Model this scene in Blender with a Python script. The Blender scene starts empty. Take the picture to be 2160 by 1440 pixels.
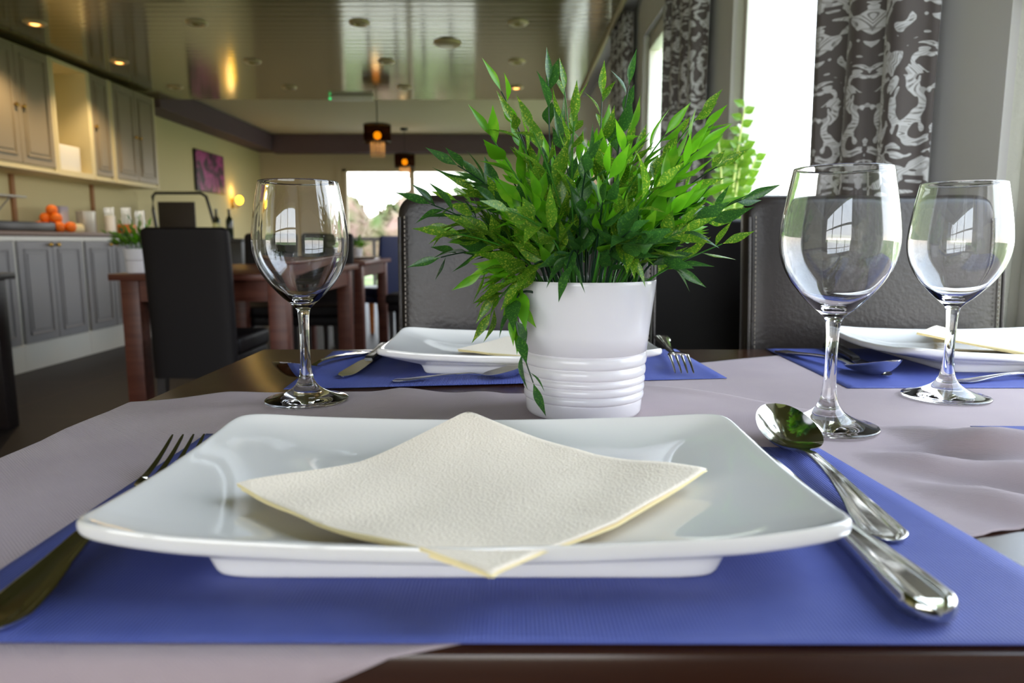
import bpy, bmesh, math, random
from mathutils import Vector, Matrix
PI = math.pi
SC = bpy.context.scene
COL = SC.collection

# ------------------------------------------------------------------ camera
cam_d = bpy.data.cameras.new('camera')
cam_d.sensor_width = 36.0
cam_d.lens = 25.0
cam_d.clip_start = 0.01
cam_d.dof.use_dof = True
cam_d.dof.focus_distance = 0.60
cam_d.dof.aperture_fstop = 8.0
cam = bpy.data.objects.new('camera', cam_d)
COL.objects.link(cam)
cam.location = (0, 0, 0.895)
cam.rotation_euler = (PI / 2 - math.atan(210 / 1500), 0, 0)
SC.camera = cam

# ------------------------------------------------------------------ view / exposure
SC.view_settings.view_transform = 'Standard'
SC.view_settings.look = 'None'
SC.view_settings.gamma = 1.0
SC.view_settings.use_curve_mapping = False
SC.view_settings.exposure = 0.85
SC.cycles.max_bounces = 10
SC.cycles.diffuse_bounces = 5
SC.cycles.transparent_max_bounces = 16
SC.cycles.transmission_bounces = 10
SC.cycles.sample_clamp_indirect = 6.0

# ------------------------------------------------------------------ sky
W = bpy.data.worlds.new('sky'); SC.world = W
W.use_nodes = True
wn = W.node_tree.nodes; wl = W.node_tree.links
wn.clear()
tc = wn.new('ShaderNodeTexCoord'); sp = wn.new('ShaderNodeSeparateXYZ')
rp = wn.new('ShaderNodeValToRGB'); bg = wn.new('ShaderNodeBackground'); wo = wn.new('ShaderNodeOutputWorld')
wl.new(tc.outputs['Generated'], sp.inputs[0]); wl.new(sp.outputs['Z'], rp.inputs[0])
rp.color_ramp.elements[0].position = 0.0; rp.color_ramp.elements[0].color = (1.0, 0.93, 0.84, 1)
rp.color_ramp.elements[1].position = 0.5; rp.color_ramp.elements[1].color = (0.70, 0.84, 1.0, 1)
e_ = rp.color_ramp.elements.new(0.12); e_.color = (0.92, 0.96, 1.0, 1)
wl.new(rp.outputs[0], bg.inputs[0]); bg.inputs[1].default_value = 4.6
wl.new(bg.outputs[0], wo.inputs[0])

def portal(x, y, z, sx, sz, rot):
    l = bpy.data.lights.new('daylight_portal', 'AREA'); l.shape = 'RECTANGLE'
    l.size = sx; l.size_y = sz
    l.cycles.is_portal = True
    o = bpy.data.objects.new('daylight_portal', l); COL.objects.link(o)
    o.location = (x, y, z); o.rotation_euler = rot
# area lights shine along -Z; right wall windows -> face -X ; back -> face -Y ; behind camera -> face +Y
for (y0, y1) in ((0.10, 1.20), (1.75, 2.71), (3.60, 4.54), (5.40, 6.40), (7.90, 10.80)):
    portal(0.99, (y0 + y1) / 2, 1.48, 1.3, y1 - y0, (0, PI / 2, 0))
portal(-1.58, 11.45, 1.1, 2.0, 1.8, (-PI / 2, 0, 0))
portal(-1.5, -2.45, 1.35, 3.4, 1.7, (PI / 2, 0, 0))

# ------------------------------------------------------------------ colour and materials
def lin(c):
    return tuple(((v / 255) / 12.92 if v / 255 <= 0.04045 else ((v / 255 + 0.055) / 1.055) ** 2.4) for v in c[:3]) + (1,)

def mat(name, col, rough=0.5, metal=0.0, spec=0.5, coat=0.0, trans=0.0, ior=1.45, emit=None, estr=0.0, var=None, bump=None, sheen=0.0, sss=0.0):
    m = bpy.data.materials.new(name); m.use_nodes = True
    nt = m.node_tree; b = nt.nodes['Principled BSDF']
    b.inputs['Base Color'].default_value = lin(col)
    b.inputs['Roughness'].default_value = rough
    b.inputs['Metallic'].default_value = metal
    b.inputs['Specular IOR Level'].default_value = spec
    b.inputs['Coat Weight'].default_value = coat
    b.inputs['Coat Roughness'].default_value = 0.05
    b.inputs['Transmission Weight'].default_value = trans
    b.inputs['IOR'].default_value = ior
    b.inputs['Sheen Weight'].default_value = sheen
    if emit:
        b.inputs['Emission Color'].default_value = lin(emit); b.inputs['Emission Strength'].default_value = estr
    if var:      # (colour2, scale, detail, stretch) soft noise variation of the colour
        c2, sc_, det, st = var
        t = nt.nodes.new('ShaderNodeTexCoord'); mp = nt.nodes.new('ShaderNodeMapping')
        mp.inputs['Scale'].default_value = st
        n = nt.nodes.new('ShaderNodeTexNoise'); n.inputs['Scale'].default_value = sc_; n.inputs['Detail'].default_value = det
        r = nt.nodes.new('ShaderNodeValToRGB')
        r.color_ramp.elements[0].position = 0.35; r.color_ramp.elements[1].position = 0.65
        r.color_ramp.elements[0].color = lin(col); r.color_ramp.elements[1].color = lin(c2)
        nt.links.new(t.outputs['Object'], mp.inputs[0]); nt.links.new(mp.outputs[0], n.inputs[0])
        nt.links.new(n.outputs[0], r.inputs[0]); nt.links.new(r.outputs[0], b.inputs['Base Color'])
    if bump:     # (kind, scale, strength, distance[, stretch])
        kind, sc_, stg, dist = bump[:4]
        st = bump[4] if len(bump) > 4 else (1, 1, 1)
        t = nt.nodes.new('ShaderNodeTexCoord'); mp = nt.nodes.new('ShaderNodeMapping')
        mp.inputs['Scale'].default_value = st
        if kind == 'noise':
            n = nt.nodes.new('ShaderNodeTexNoise'); n.inputs['Detail'].default_value = 4
        elif kind == 'voronoi':
            n = nt.nodes.new('ShaderNodeTexVoronoi')
        else:
            n = nt.nodes.new('ShaderNodeTexWave'); n.bands_direction = kind[-1].upper() if kind[-1] in 'xyz' else 'DIAGONAL'
        n.inputs['Scale'].default_value = sc_
        bp = nt.nodes.new('ShaderNodeBump'); bp.inputs['Strength'].default_value = stg; bp.inputs['Distance'].default_value = dist
        nt.links.new(t.outputs['Object'], mp.inputs[0]); nt.links.new(mp.outputs[0], n.inputs[0])
        nt.links.new(n.outputs[0], bp.inputs['Height']); nt.links.new(bp.outputs[0], b.inputs['Normal'])
    return m

def mat_thin_glass(name, tint=(255, 255, 255)):
    m = bpy.data.materials.new(name); m.use_nodes = True; nt = m.node_tree; nt.nodes.clear()
    o = nt.nodes.new('ShaderNodeOutputMaterial'); mx = nt.nodes.new('ShaderNodeMixShader')
    tr = nt.nodes.new('ShaderNodeBsdfTransparent'); gl = nt.nodes.new('ShaderNodeBsdfGlossy'); lw = nt.nodes.new('ShaderNodeLayerWeight'); fr = nt.nodes.new('ShaderNodeMath'); f5 = nt.nodes.new('ShaderNodeMath')
    tr.inputs[0].default_value = lin(tint); gl.inputs['Roughness'].default_value = 0.0; lw.inputs[0].default_value = 0.5
    f5.operation = 'POWER'; f5.inputs[1].default_value = 5.0; fr.operation = 'MULTIPLY_ADD'; fr.inputs[1].default_value = 0.5; fr.inputs[2].default_value = 0.03
    nt.links.new(lw.outputs['Facing'], f5.inputs[0]); nt.links.new(f5.outputs[0], fr.inputs[0])
    nt.links.new(fr.outputs[0], mx.inputs[0]); nt.links.new(tr.outputs[0], mx.inputs[1]); nt.links.new(gl.outputs[0], mx.inputs[2])
    nt.links.new(mx.outputs[0], o.inputs[0]); return m

def mat_leaf(name, c1, c2, tr=0.45, speck=True):
    m = bpy.data.materials.new(name); m.use_nodes = True; nt = m.node_tree; nt.nodes.clear()
    o = nt.nodes.new('ShaderNodeOutputMaterial'); mx = nt.nodes.new('ShaderNodeMixShader')
    b = nt.nodes.new('ShaderNodeBsdfPrincipled'); t = nt.nodes.new('ShaderNodeBsdfTranslucent')
    tcx = nt.nodes.new('ShaderNodeTexCoord'); n = nt.nodes.new('ShaderNodeTexNoise'); n.inputs['Scale'].default_value = 700 if speck else 60
    n.inputs['Detail'].default_value = 3
    r = nt.nodes.new('ShaderNodeValToRGB'); r.color_ramp.elements[0].position = 0.52; r.color_ramp.elements[1].position = 0.68
    r.color_ramp.elements[0].color = lin(c1); r.color_ramp.elements[1].color = lin(c2)
    nt.links.new(tcx.outputs['Object'], n.inputs[0]); nt.links.new(n.outputs[0], r.inputs[0])
    nt.links.new(r.outputs[0], b.inputs['Base Color']); nt.links.new(r.outputs[0], t.inputs[0])
    b.inputs['Roughness'].default_value = 0.32; mx.inputs[0].default_value = tr
    nt.links.new(b.outputs[0], mx.inputs[1]); nt.links.new(t.outputs[0], mx.inputs[2]); nt.links.new(mx.outputs[0], o.inputs[0])
    return m

def mat_wood(name, c1, c2, rough, coat=0.0, st=(1.2, 14, 14), spec=0.5):
    m = mat(name, c1, rough=rough, coat=coat, spec=spec, var=(c2, 3.0, 6, st)); return m

def mat_damask(name):
    # mirrored noise cells give a symmetric leafy damask, silver on grey-brown satin, from UV in metres
    m = bpy.data.materials.new(name); m.use_nodes = True; nt = m.node_tree; b = nt.nodes['Principled BSDF']
    L = nt.links.new
    uv = nt.nodes.new('ShaderNodeTexCoord'); s = nt.nodes.new('ShaderNodeSeparateXYZ'); L(uv.outputs['UV'], s.inputs[0])
    def mth(op, a, bb=None):
        k = nt.nodes.new('ShaderNodeMath'); k.operation = op
        for i, q in enumerate((a, bb)):
            if q is None: continue
            if isinstance(q, (int, float)): k.inputs[i].default_value = q
            else: L(q, k.inputs[i])
        return k.outputs[0]
    pu = mth('PINGPONG', s.outputs[0], 0.13)
    row = mth('FLOOR', mth('DIVIDE', s.outputs[1], 0.40))
    v = mth('MODULO', mth('ADD', s.outputs[1], 4.0), 0.40)
    c = nt.nodes.new('ShaderNodeCombineXYZ'); L(pu, c.inputs[0]); L(v, c.inputs[1])
    n = nt.nodes.new('ShaderNodeTexNoise'); n.inputs['Scale'].default_value = 14; n.inputs['Detail'].default_value = 1.0; n.inputs['Distortion'].default_value = 2.6
    L(c.outputs[0], n.inputs[0])
    # leaf areas with scrolling feather lines inside them
    th = mth('GREATER_THAN', n.outputs[0], 0.485)
    n3 = nt.nodes.new('ShaderNodeTexNoise'); n3.inputs['Scale'].default_value = 9; n3.inputs['Detail'].default_value = 0; n3.inputs['Distortion'].default_value = 3.0
    L(c.outputs[0], n3.inputs[0])
    lines = mth('GREATER_THAN', mth('SINE', mth('MULTIPLY', n3.outputs[0], 75.0)), 0.35)
    core = mth('GREATER_THAN', n.outputs[0], 0.60)
    hole = mth('MULTIPLY', lines, mth('ADD', 0.35, mth('MULTIPLY', core, 0.4)))
    f = mth('MULTIPLY', th, mth('SUBTRACT', 1.0, hole))
    mx = nt.nodes.new('ShaderNodeMix'); mx.data_type = 'RGBA'
    L(f, mx.inputs[0]); mx.inputs[6].default_value = lin((92, 84, 86)); mx.inputs[7].default_value = lin((216, 217, 224))
    L(mx.outputs[2], b.inputs['Base Color'])
    rr = mth('SUBTRACT', 0.55, mth('MULTIPLY', f, 0.2)); L(rr, b.inputs['Roughness'])
    b.inputs['Sheen Weight'].default_value = 0.3
    return m

def mat_tiles(name, c1, c2, grout, tile):
    m = mat(name, c1, rough=0.5, spec=0.25); nt = m.node_tree; b = nt.nodes['Principled BSDF']
    t = nt.nodes.new('ShaderNodeTexCoord'); k = nt.nodes.new('ShaderNodeTexBrick')
    k.offset = 0.0; k.inputs['Scale'].default_value = 1.0; k.inputs['Brick Width'].default_value = tile; k.inputs['Row Height'].default_value = tile
    k.inputs['Mortar Size'].default_value = 0.006; k.inputs['Color1'].default_value = lin(c1); k.inputs['Color2'].default_value = lin(c2)
    k.inputs['Mortar'].default_value = lin(grout)
    nt.links.new(t.outputs['Object'], k.inputs[0]); nt.links.new(k.outputs[0], b.inputs['Base Color']); return m

def mat_gloss_ceiling(name):
    m = mat(name, (142, 134, 98), rough=0.11, metal=0.42, spec=0.6); nt = m.node_tree; b = nt.nodes['Principled BSDF']
    t = nt.nodes.new('ShaderNodeTexCoord'); s = nt.nodes.new('ShaderNodeSeparateXYZ')
    nt.links.new(t.outputs['Object'], s.inputs[0])
    w = nt.nodes.new('ShaderNodeMath'); w.operation = 'MODULO'; w.inputs[1].default_value = 0.10
    a = nt.nodes.new('ShaderNodeMath'); a.operation = 'ADD'; a.inputs[1].default_value = 50.0
    nt.links.new(s.outputs['Y'], a.inputs[0]); nt.links.new(a.outputs[0], w.inputs[0])
    # each slat is very slightly dished, with a fine joint line
    sn = nt.nodes.new('ShaderNodeMath'); sn.operation = 'MULTIPLY'; sn.inputs[1].default_value = PI / 0.10
    si = nt.nodes.new('ShaderNodeMath'); si.operation = 'SINE'
    nt.links.new(w.outputs[0], sn.inputs[0]); nt.links.new(sn.outputs[0], si.inputs[0])
    n = nt.nodes.new('ShaderNodeTexNoise'); n.inputs['Scale'].default_value = 1.0
    mp = nt.nodes.new('ShaderNodeMapping'); mp.inputs['Scale'].default_value = (0.3, 22, 1)
    nt.links.new(t.outputs['Object'], mp.inputs[0]); nt.links.new(mp.outputs[0], n.inputs[0])
    ad = nt.nodes.new('ShaderNodeMath'); ad.operation = 'ADD'
    nt.links.new(si.outputs[0], ad.inputs[0]); nt.links.new(n.outputs[0], ad.inputs[1])
    bp = nt.nodes.new('ShaderNodeBump'); bp.inputs['Strength'].default_value = 0.5; bp.inputs['Distance'].default_value = 0.0011
    nt.links.new(ad.outputs[0], bp.inputs['Height']); nt.links.new(bp.outputs[0], b.inputs['Normal'])
    return m

def mat_picture(name):
    m = mat(name, (40, 20, 40), rough=0.4); nt = m.node_tree; b = nt.nodes['Principled BSDF']
    t = nt.nodes.new('ShaderNodeTexCoord'); n = nt.nodes.new('ShaderNodeTexNoise'); n.inputs['Scale'].default_value = 4.5
    n.inputs['Distortion'].default_value = 1.5
    r = nt.nodes.new('ShaderNodeValToRGB'); r.color_ramp.elements[0].position = 0.42; r.color_ramp.elements[1].position = 0.62
    r.color_ramp.elements[0].color = lin((38, 22, 40)); r.color_ramp.elements[1].color = lin((175, 70, 140))
    nt.links.new(t.outputs['Object'], n.inputs[0]); nt.links.new(n.outputs[0], r.inputs[0]); nt.links.new(r.outputs[0], b.inputs['Base Color'])
    return m

M = {}
M['porcelain'] = mat('porcelain', (234, 230, 226), rough=0.05, spec=0.6, coat=0.6)
M['ceramic'] = mat('ceramic', (222, 218, 222), rough=0.16)
M['napkin'] = mat('napkin_paper', (250, 235, 216), rough=0.9, bump=('voronoi', 620, 0.5, 0.0006))
M['napkin_edge'] = mat('napkin_edge', (240, 222, 170), rough=0.9)
M['mat_blue'] = mat('placemat_paper', (80, 92, 166), rough=0.62, var=((88, 99, 172), 30, 3, (1, 1, 1)), bump=('wavex', 190, 0.9, 0.0006, (1, 0.35, 1)), spec=0.35)
M['cloth'] = mat('table_runner_fabric', (172, 154, 160), rough=0.75, var=((180, 162, 166), 14, 4, (1, 1, 1)), bump=('wave', 300, 0.6, 0.0005), sheen=0.15)
M['table_wood'] = mat_wood('dark_table_wood', (50, 27, 17), (68, 38, 22), 0.24, st=(1.0, 10, 10))
M['red_wood'] = mat_wood('mahogany_wood', (104, 58, 44), (84, 42, 30), 0.4)
M['dark_wood'] = mat_wood('dark_leg_wood', (34, 24, 22), (24, 17, 16), 0.4)
M['light_wood'] = mat_wood('honey_wood', (190, 120, 50), (160, 92, 36), 0.45)
M['steel'] = mat('polished_steel', (214, 212, 206), rough=0.09, metal=1.0)
M['steel_dark'] = mat('black_handle', (24, 24, 30), rough=0.25)
M['leather'] = mat('brown_leather', (42, 35, 33), rough=0.34, spec=0.45, var=((34, 28, 27), 9, 4, (1, 1, 1)), bump=('noise', 170, 0.35, 0.0015))
M['leather_dark'] = mat('black_brown_leather', (20, 15, 16), rough=0.5, spec=0.25, bump=('noise', 90, 0.2, 0.002))
M['leather_blue'] = mat('navy_leather', (22, 36, 78), rough=0.45)
M['stitch'] = mat('stitching', (128, 118, 108), rough=0.8)
M['glass'] = mat('drinking_glass', (255, 255, 255), rough=0.0, trans=1.0, ior=1.5)
M['pane'] = mat_thin_glass('window_glass')
M['leaf_a'] = mat_leaf('leaf_bright', (104, 176, 30), (138, 196, 44), 0.5, False)
M['leaf_b'] = mat_leaf('leaf_speckled', (92, 144, 36), (190, 204, 70), 0.5)
M['leaf_c'] = mat_leaf('leaf_dark', (52, 100, 42), (94, 142, 54), 0.38)
M['stem_a'] = mat('stem_green', (60, 120, 34), rough=0.4)
M['stem_c'] = mat('stem_dark', (28, 56, 36), rough=0.35)
M['soil'] = mat('planting_foam', (34, 44, 26), rough=0.9)
M['wall_cream'] = mat('cream_wall_paint', (206, 196, 150), rough=0.8, bump=('noise', 60, 0.05, 0.002))
M['wall_far'] = mat('beige_wall_paint', (186, 174, 150), rough=0.8)
M['wall_grey'] = mat('grey_wall_paint', (226, 225, 226), rough=0.8, bump=('noise', 240, 0.25, 0.001))
M['plaster'] = mat('white_plaster', (232, 234, 226), rough=0.8, bump=('noise', 50, 0.8, 0.006))
M['purple'] = mat('purple_paint', (98, 80, 92), rough=0.7)
M['ceil'] = mat_gloss_ceiling('gloss_slat_ceiling')
M['ceil_far'] = mat('pale_ceiling_paint', (196, 184, 156), rough=0.8)
M['floor'] = mat_tiles('dark_floor_tiles', (28, 22, 22), (24, 19, 19), (58, 42, 34), 0.9)
M['white'] = mat('white_paint', (232, 230, 222), rough=0.4)
M['cream'] = mat('cream_cabinet_paint', (222, 210, 166), rough=0.5)
M['grey_door'] = mat('grey_cabinet_paint', (142, 140, 142), rough=0.42)
M['grey_door_up'] = mat('taupe_cabinet_paint', (146, 134, 110), rough=0.42)
M['counter'] = mat('brown_worktop', (112, 90, 78), rough=0.4)
M['brass'] = mat('brass', (200, 160, 80), rough=0.25, metal=1.0)
M['brown'] = mat('brown_strip', (150, 106, 62), rough=0.6)
M['orange'] = mat('orange_peel', (226, 112, 20), rough=0.5)
M['black'] = mat('black_lacquer', (20, 19, 20), rough=0.35)
M['board'] = mat('dark_board', (52, 46, 42), rough=0.6)
M['copper'] = mat('copper_tin', (196, 112, 50), rough=0.4, metal=0.4)
M['silver'] = mat('brushed_tin', (176, 176, 168), rough=0.35, metal=0.4)
M['lilac'] = mat('lilac_card', (180, 172, 184), rough=0.7)
M['bag'] = mat('pale_paper_bag', (214, 202, 160), rough=0.8)
M['lampring'] = mat('lamp_ring', (206, 190, 150), rough=0.3, metal=0.3)
M['lamp_on'] = mat('warm_bulb', (255, 190, 120), emit=(255, 176, 90), estr=3)
M['lamp_off'] = mat('unlit_bulb', (170, 150, 90), rough=0.2)
M['bulb_amber'] = mat('amber_bulb', (255, 180, 40), emit=(255, 196, 40), estr=4.0)
M['crystal'] = mat('crystal', (206, 170, 128), rough=0.15, spec=0.8)
M['green_led'] = mat('green_led', (60, 200, 110), emit=(60, 200, 110), estr=0.8)
M['picture'] = mat_picture('orchid_picture')
M['damask'] = mat_damask('damask_curtain')
M['bottle'] = mat('dark_bottle', (24, 34, 22), rough=0.1)
M['label'] = mat('bottle_label', (200, 204, 150), rough=0.6)
M['grass'] = mat('lawn_grass', (112, 124, 70), rough=0.9, var=((136, 146, 92), 3, 3, (1, 1, 1)))
M['paving'] = mat('terrace_paving', (176, 170, 160), rough=0.8)
M['hedge'] = mat('hedge_leaves', (70, 90, 38), rough=0.9, var=((132, 104, 92), 1.6, 5, (1, 1, 1)))
M['conifer'] = mat('conifer_leaves', (56, 84, 40), rough=0.9, var=((80, 104, 54), 5, 4, (1, 1, 1)))
M['rail'] = mat('rail_paint', (46, 40, 40), rough=0.5)
M['trunk'] = mat('bark', (90, 72, 56), rough=0.9)
shade_m = bpy.data.materials.new('smoked_organza'); shade_m.use_nodes = True
_nt = shade_m.node_tree; _nt.nodes.clear()
_o = _nt.nodes.new('ShaderNodeOutputMaterial'); _mx = _nt.nodes.new('ShaderNodeMixShader'); _t = _nt.nodes.new('ShaderNodeBsdfTransparent'); _d = _nt.nodes.new('ShaderNodeBsdfDiffuse')
_d.inputs[0].default_value = lin((40, 28, 22)); _t.inputs[0].default_value = lin((255, 220, 160)); _mx.inputs[0].default_value = 0.60
_nt.links.new(_t.outputs[0], _mx.inputs[1]); _nt.links.new(_d.outputs[0], _mx.inputs[2]); _nt.links.new(_mx.outputs[0], _o.inputs[0])
M['shade'] = shade_m

# ------------------------------------------------------------------ mesh helpers
def B(): return bmesh.new()

def box(bm, x0, x1, y0, y1, z0, z1, bev=0.0, seg=2, mi=0):
    r = bmesh.ops.create_cube(bm, size=1.0)
    vs = r['verts']
    for v in vs:
        v.co = Vector(((x0 + x1) / 2 + v.co.x * (x1 - x0), (y0 + y1) / 2 + v.co.y * (y1 - y0), (z0 + z1) / 2 + v.co.z * (z1 - z0)))
    fs = list({f for v in vs for f in v.link_faces})
    for f in fs: f.material_index = mi
    if bev > 0:
        es = list({e for v in vs for e in v.link_edges})
        r2 = bmesh.ops.bevel(bm, geom=es, offset=bev, segments=seg, affect='EDGES', profile=0.5)
        for f in r2['faces']: f.material_index = mi
    return vs

def lathe(bm, prof, n=48, c=(0, 0, 0), mi=0, cap=False):
    rings = []
    for (r, z) in prof:
        if r <= 1e-6:
            rings.append([bm.verts.new((c[0], c[1], c[2] + z))])
        else:
            rings.append([bm.verts.new((c[0] + r * math.cos(2 * PI * i / n), c[1] + r * math.sin(2 * PI * i / n), c[2] + z)) for i in range(n)])
    for a, b in zip(rings, rings[1:]):
        for i in range(n):
            j = (i + 1) % n
            if len(a) == 1 and len(b) == 1: continue
            if len(a) == 1: f = bm.faces.new((a[0], b[j], b[i]))
            elif len(b) == 1: f = bm.faces.new((a[i], a[j], b[0]))
            else: f = bm.faces.new((a[i], a[j], b[j], b[i]))
            f.material_index = mi

def tube(bm, pts, rad, n=8, mi=0):
    pts = [Vector(p) for p in pts]
    rads = rad if isinstance(rad, (list, tuple)) else [rad] * len(pts)
    rings = []
    for i, p in enumerate(pts):
        t = (pts[min(i + 1, len(pts) - 1)] - pts[max(i - 1, 0)]).normalized()
        a = t.cross(Vector((0, 0, 1)))
        if a.length < 1e-3: a = t.cross(Vector((1, 0, 0)))
        a.normalize(); b = t.cross(a).normalized()
        rings.append([bm.verts.new(p + rads[i] * (a * math.cos(2 * PI * k / n) + b * math.sin(2 * PI * k / n))) for k in range(n)])
    for r0, r1 in zip(rings, rings[1:]):
        for k in range(n):
            f = bm.faces.new((r0[k], r0[(k + 1) % n], r1[(k + 1) % n], r1[k])); f.material_index = mi
    for r in (rings[0], rings[-1]):
        f = bm.faces.new(r); f.material_index = mi

def cyl(bm, x, y, z0, z1, r, n=24, mi=0, r1=None):
    r1 = r if r1 is None else r1
    lathe(bm, [(0, z0), (r, z0), (r1, z1), (0, z1)], n, (x, y, 0), mi)

def obj(name, bm, mats, parent=None, smooth=True, angle=35):
    bmesh.ops.recalc_face_normals(bm, faces=bm.faces)
    me = bpy.data.meshes.new(name); bm.to_mesh(me); bm.free()
    if not isinstance(mats, (list, tuple)): mats = [mats]
    for m in mats: me.materials.append(m)
    if smooth:
        me.polygons.foreach_set('use_smooth', [True] * len(me.polygons))
        try: me.set_sharp_from_angle(angle=math.radians(angle))
        except Exception: pass
    o = bpy.data.objects.new(name, me); COL.objects.link(o)
    if parent: o.parent = parent
    return o

def tag(o, label=None, cat=None, group=None, kind=None):
    if label: o['label'] = label
    if cat: o['category'] = cat
    if group: o['group'] = group
    if kind: o['kind'] = kind
    return o

def thing(name, label, cat, loc=(0, 0, 0), rz=0.0, group=None, kind=None):
    o = bpy.data.objects.new(name, None); COL.objects.link(o)
    o.location = loc; o.rotation_euler = (0, 0, rz); o.empty_display_size = 0.05
    return tag(o, label, cat, group, kind)

def struct(name, bm, m, parent=None, **k):
    o = obj(name, bm, m, parent, **k)
    if parent is None: o['kind'] = 'structure'
    return o

def dup(root, loc, rz, label=None, group=None):
    r = root.copy(); COL.objects.link(r); r.location = loc; r.rotation_euler = (0, 0, rz)
    if label: r['label'] = label
    if group: r['group'] = group
    for ch in list(root.children):
        c = ch.copy(); COL.objects.link(c); c.parent = r
        for g in ch.children:
            d = g.copy(); COL.objects.link(d); d.parent = c
    return r

def place(o, loc, rz=0, scale=None):
    o.location = loc; o.rotation_euler = (0, 0, rz)
    if scale: o.scale = scale
    return o

# ------------------------------------------------------------------ the room
ZT = 0.7488          # table top height
XL, XR, YB, YF = -3.95, 0.80, 11.4, -2.4
ZC, ZC2, YS = 2.36, 2.52, 7.67
b = B(); box(b, XL - .2, XR + .2, YF - .2, YB + .2, -0.1, 0.0); struct('floor', b, M['floor'], smooth=False)
b = B(); box(b, XL - .2, 0.69, YF - .2, YS, ZC, ZC + 0.3); struct('ceiling', b, M['ceil'], smooth=False)
b = B(); box(b, XL - .2, XR + .2, YS, YB + .2, ZC2, ZC2 + 0.14); struct('ceiling_far', b, M['ceil_far'], smooth=False)
b = B(); box(b, 0.69, XR + .2, YF - .2, YS, ZC + 0.03, ZC + 0.3); struct('ceiling_window_strip', b, M['wall_grey'], smooth=False)
b = B(); box(b, 0.665, 0.69, YF, YS, ZC - 0.035, ZC - 0.0005, bev=0.006); struct('trim_1', b, M['cream'])
b = B(); box(b, XL - .2, XL, YF - .2, YB + .2, 0, ZC2 + .14); struct('wall_left', b, M['wall_cream'], smooth=False)
# far wall with the opening for the glass doors
DX0, DX1, DZ = -2.66, -0.50, 2.03
b = B()
box(b, XL, DX0, YB, YB + .2, 0, ZC2); box(b, DX1, XR + .2, YB, YB + .2, 0, ZC2); box(b, DX0, DX1, YB, YB + .2, DZ, ZC2)
struct('wall_far', b, M['wall_far'], smooth=False)
# wall behind the camera with a wide window
BX0, BX1 = -3.2, 0.2
b = B()
box(b, XL, BX0, YF - .2, YF, 0, ZC); box(b, BX1, XR + .2, YF - .2, YF, 0, ZC)
box(b, BX0, BX1, YF - .2, YF, 0, 0.5); box(b, BX0, BX1, YF - .2, YF, 2.2, ZC)
struct('wall_back', b, M['wall_far'], smooth=False)
b = B()
for (x0, x1) in ((BX0, BX0 + .06), (-2.06, -2.0), (-.95, -.89), (BX1 - .06, BX1)): box(b, x0, x1, YF - .12, YF - .05, 0.5, 2.2)
box(b, BX0, BX1, YF - .12, YF - .05, 0.5, 0.56); box(b, BX0, BX1, YF - .12, YF - .05, 2.14, 2.2); box(b, BX0, BX1, YF - .12, YF - .05, 1.6, 1.65)
w = thing('window_1', None, None, kind='structure')
obj('window_frame', b, M['white'], w, smooth=False)
b = B(); box(b, BX0, BX1, YF - .09, YF - .085, 0.5, 2.2); obj('pane', b, M['pane'], w, smooth=False)
# right-hand wall, piers and window bays
bays = [(0.10, 1.20), (1.75, 2.71), (3.60, 4.54), (5.40, 6.40), (7.90, 10.80)]  # farthest bay is an added, unseen opening to brighten the far room
SILL, HEAD = 0.82, 2.13
b = B()
def skin(y0, y1, z0, z1):
    box(b, XR, XR + .015, y0, y1, z0, z1, mi=0); box(b, XR + .015, XR + .2, y0, y1, z0, z1, mi=1)
ys = [YF] + [v for q in bays for v in q] + [YB]
for i in range(0, len(ys), 2): skin(ys[i], ys[i + 1], 0, ZC2)
for i, (y0, y1) in enumerate(bays): skin(y0, y1, 0, .12 if i == 0 else SILL); skin(y0, y1, HEAD, ZC2)
struct('wall_right', b, [M['wall_grey'], M['plaster']], smooth=False)
for i, (y0, y1) in enumerate(bays):
    w = thing('window_%d' % (i + 2), None, None, kind='structure')  # the last one fills the added bay, out of sight, for extra daylight
    sl = .12 if i == 0 else SILL
    xa, xb = XR + .036, XR + .10
    b = B()
    for (a0, a1, c0, c1) in ((y0, y1, sl, sl + .05), (y0, y1, HEAD - .05, HEAD), (y0, y0 + .05, sl, HEAD), (y1 - .05, y1, sl, HEAD)):
        box(b, xa, xb, a0, a1, c0, c1, bev=0.006)
    obj('window_frame', b, M['white'], w)
    b = B()
    for (a0, a1, c0, c1) in ((y0 + .045, y1 - .045, sl + .045, sl + .10), (y0 + .045, y1 - .045, HEAD - .10, HEAD - .045), (y0 + .045, y0 + .09, sl + .045, HEAD - .045), (y1 - .09, y1 - .045, sl + .045, HEAD - .045)):
        box(b, xa - .015, xb - .01, a0, a1, c0, c1, bev=0.006)
    s = obj('sash', b, M['white'], w)
    b = B(); box(b, xa - .025, xa - .012, y1 - .075, y1 - .045, 1.24, 1.31, bev=.003); box(b, xa - .05, xa - .02, y1 - .066, y1 - .054, 1.285, 1.300, bev=.002)
    box(b, xa - .052, xa - .036, y1 - .15, y1 - .052, 1.283, 1.302, bev=.004); obj('handle', b, M['white'], s)
    b = B(); box(b, xa + .03, xa + .036, y0 + .05, y1 - .05, sl + .05, HEAD - .05); obj('pane', b, M['pane'], w, smooth=False)
    b = B(); box(b, XR - (.02 if i == 0 else .12), XR + .036, y0 + .01, y1 - .01, sl - .01, sl + .018, bev=.004); obj('window_sill', b, M['white'], w)
# purple soffits of the far part
b = B(); box(b, XL, -3.66, YS, YB, 2.28, ZC2); struct('trim_2', b, M['purple'], smooth=False)
b = B(); box(b, -3.66, XR, 11.15, YB, 2.25, ZC2); struct('trim_3', b, M['purple'], smooth=False)
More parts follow.
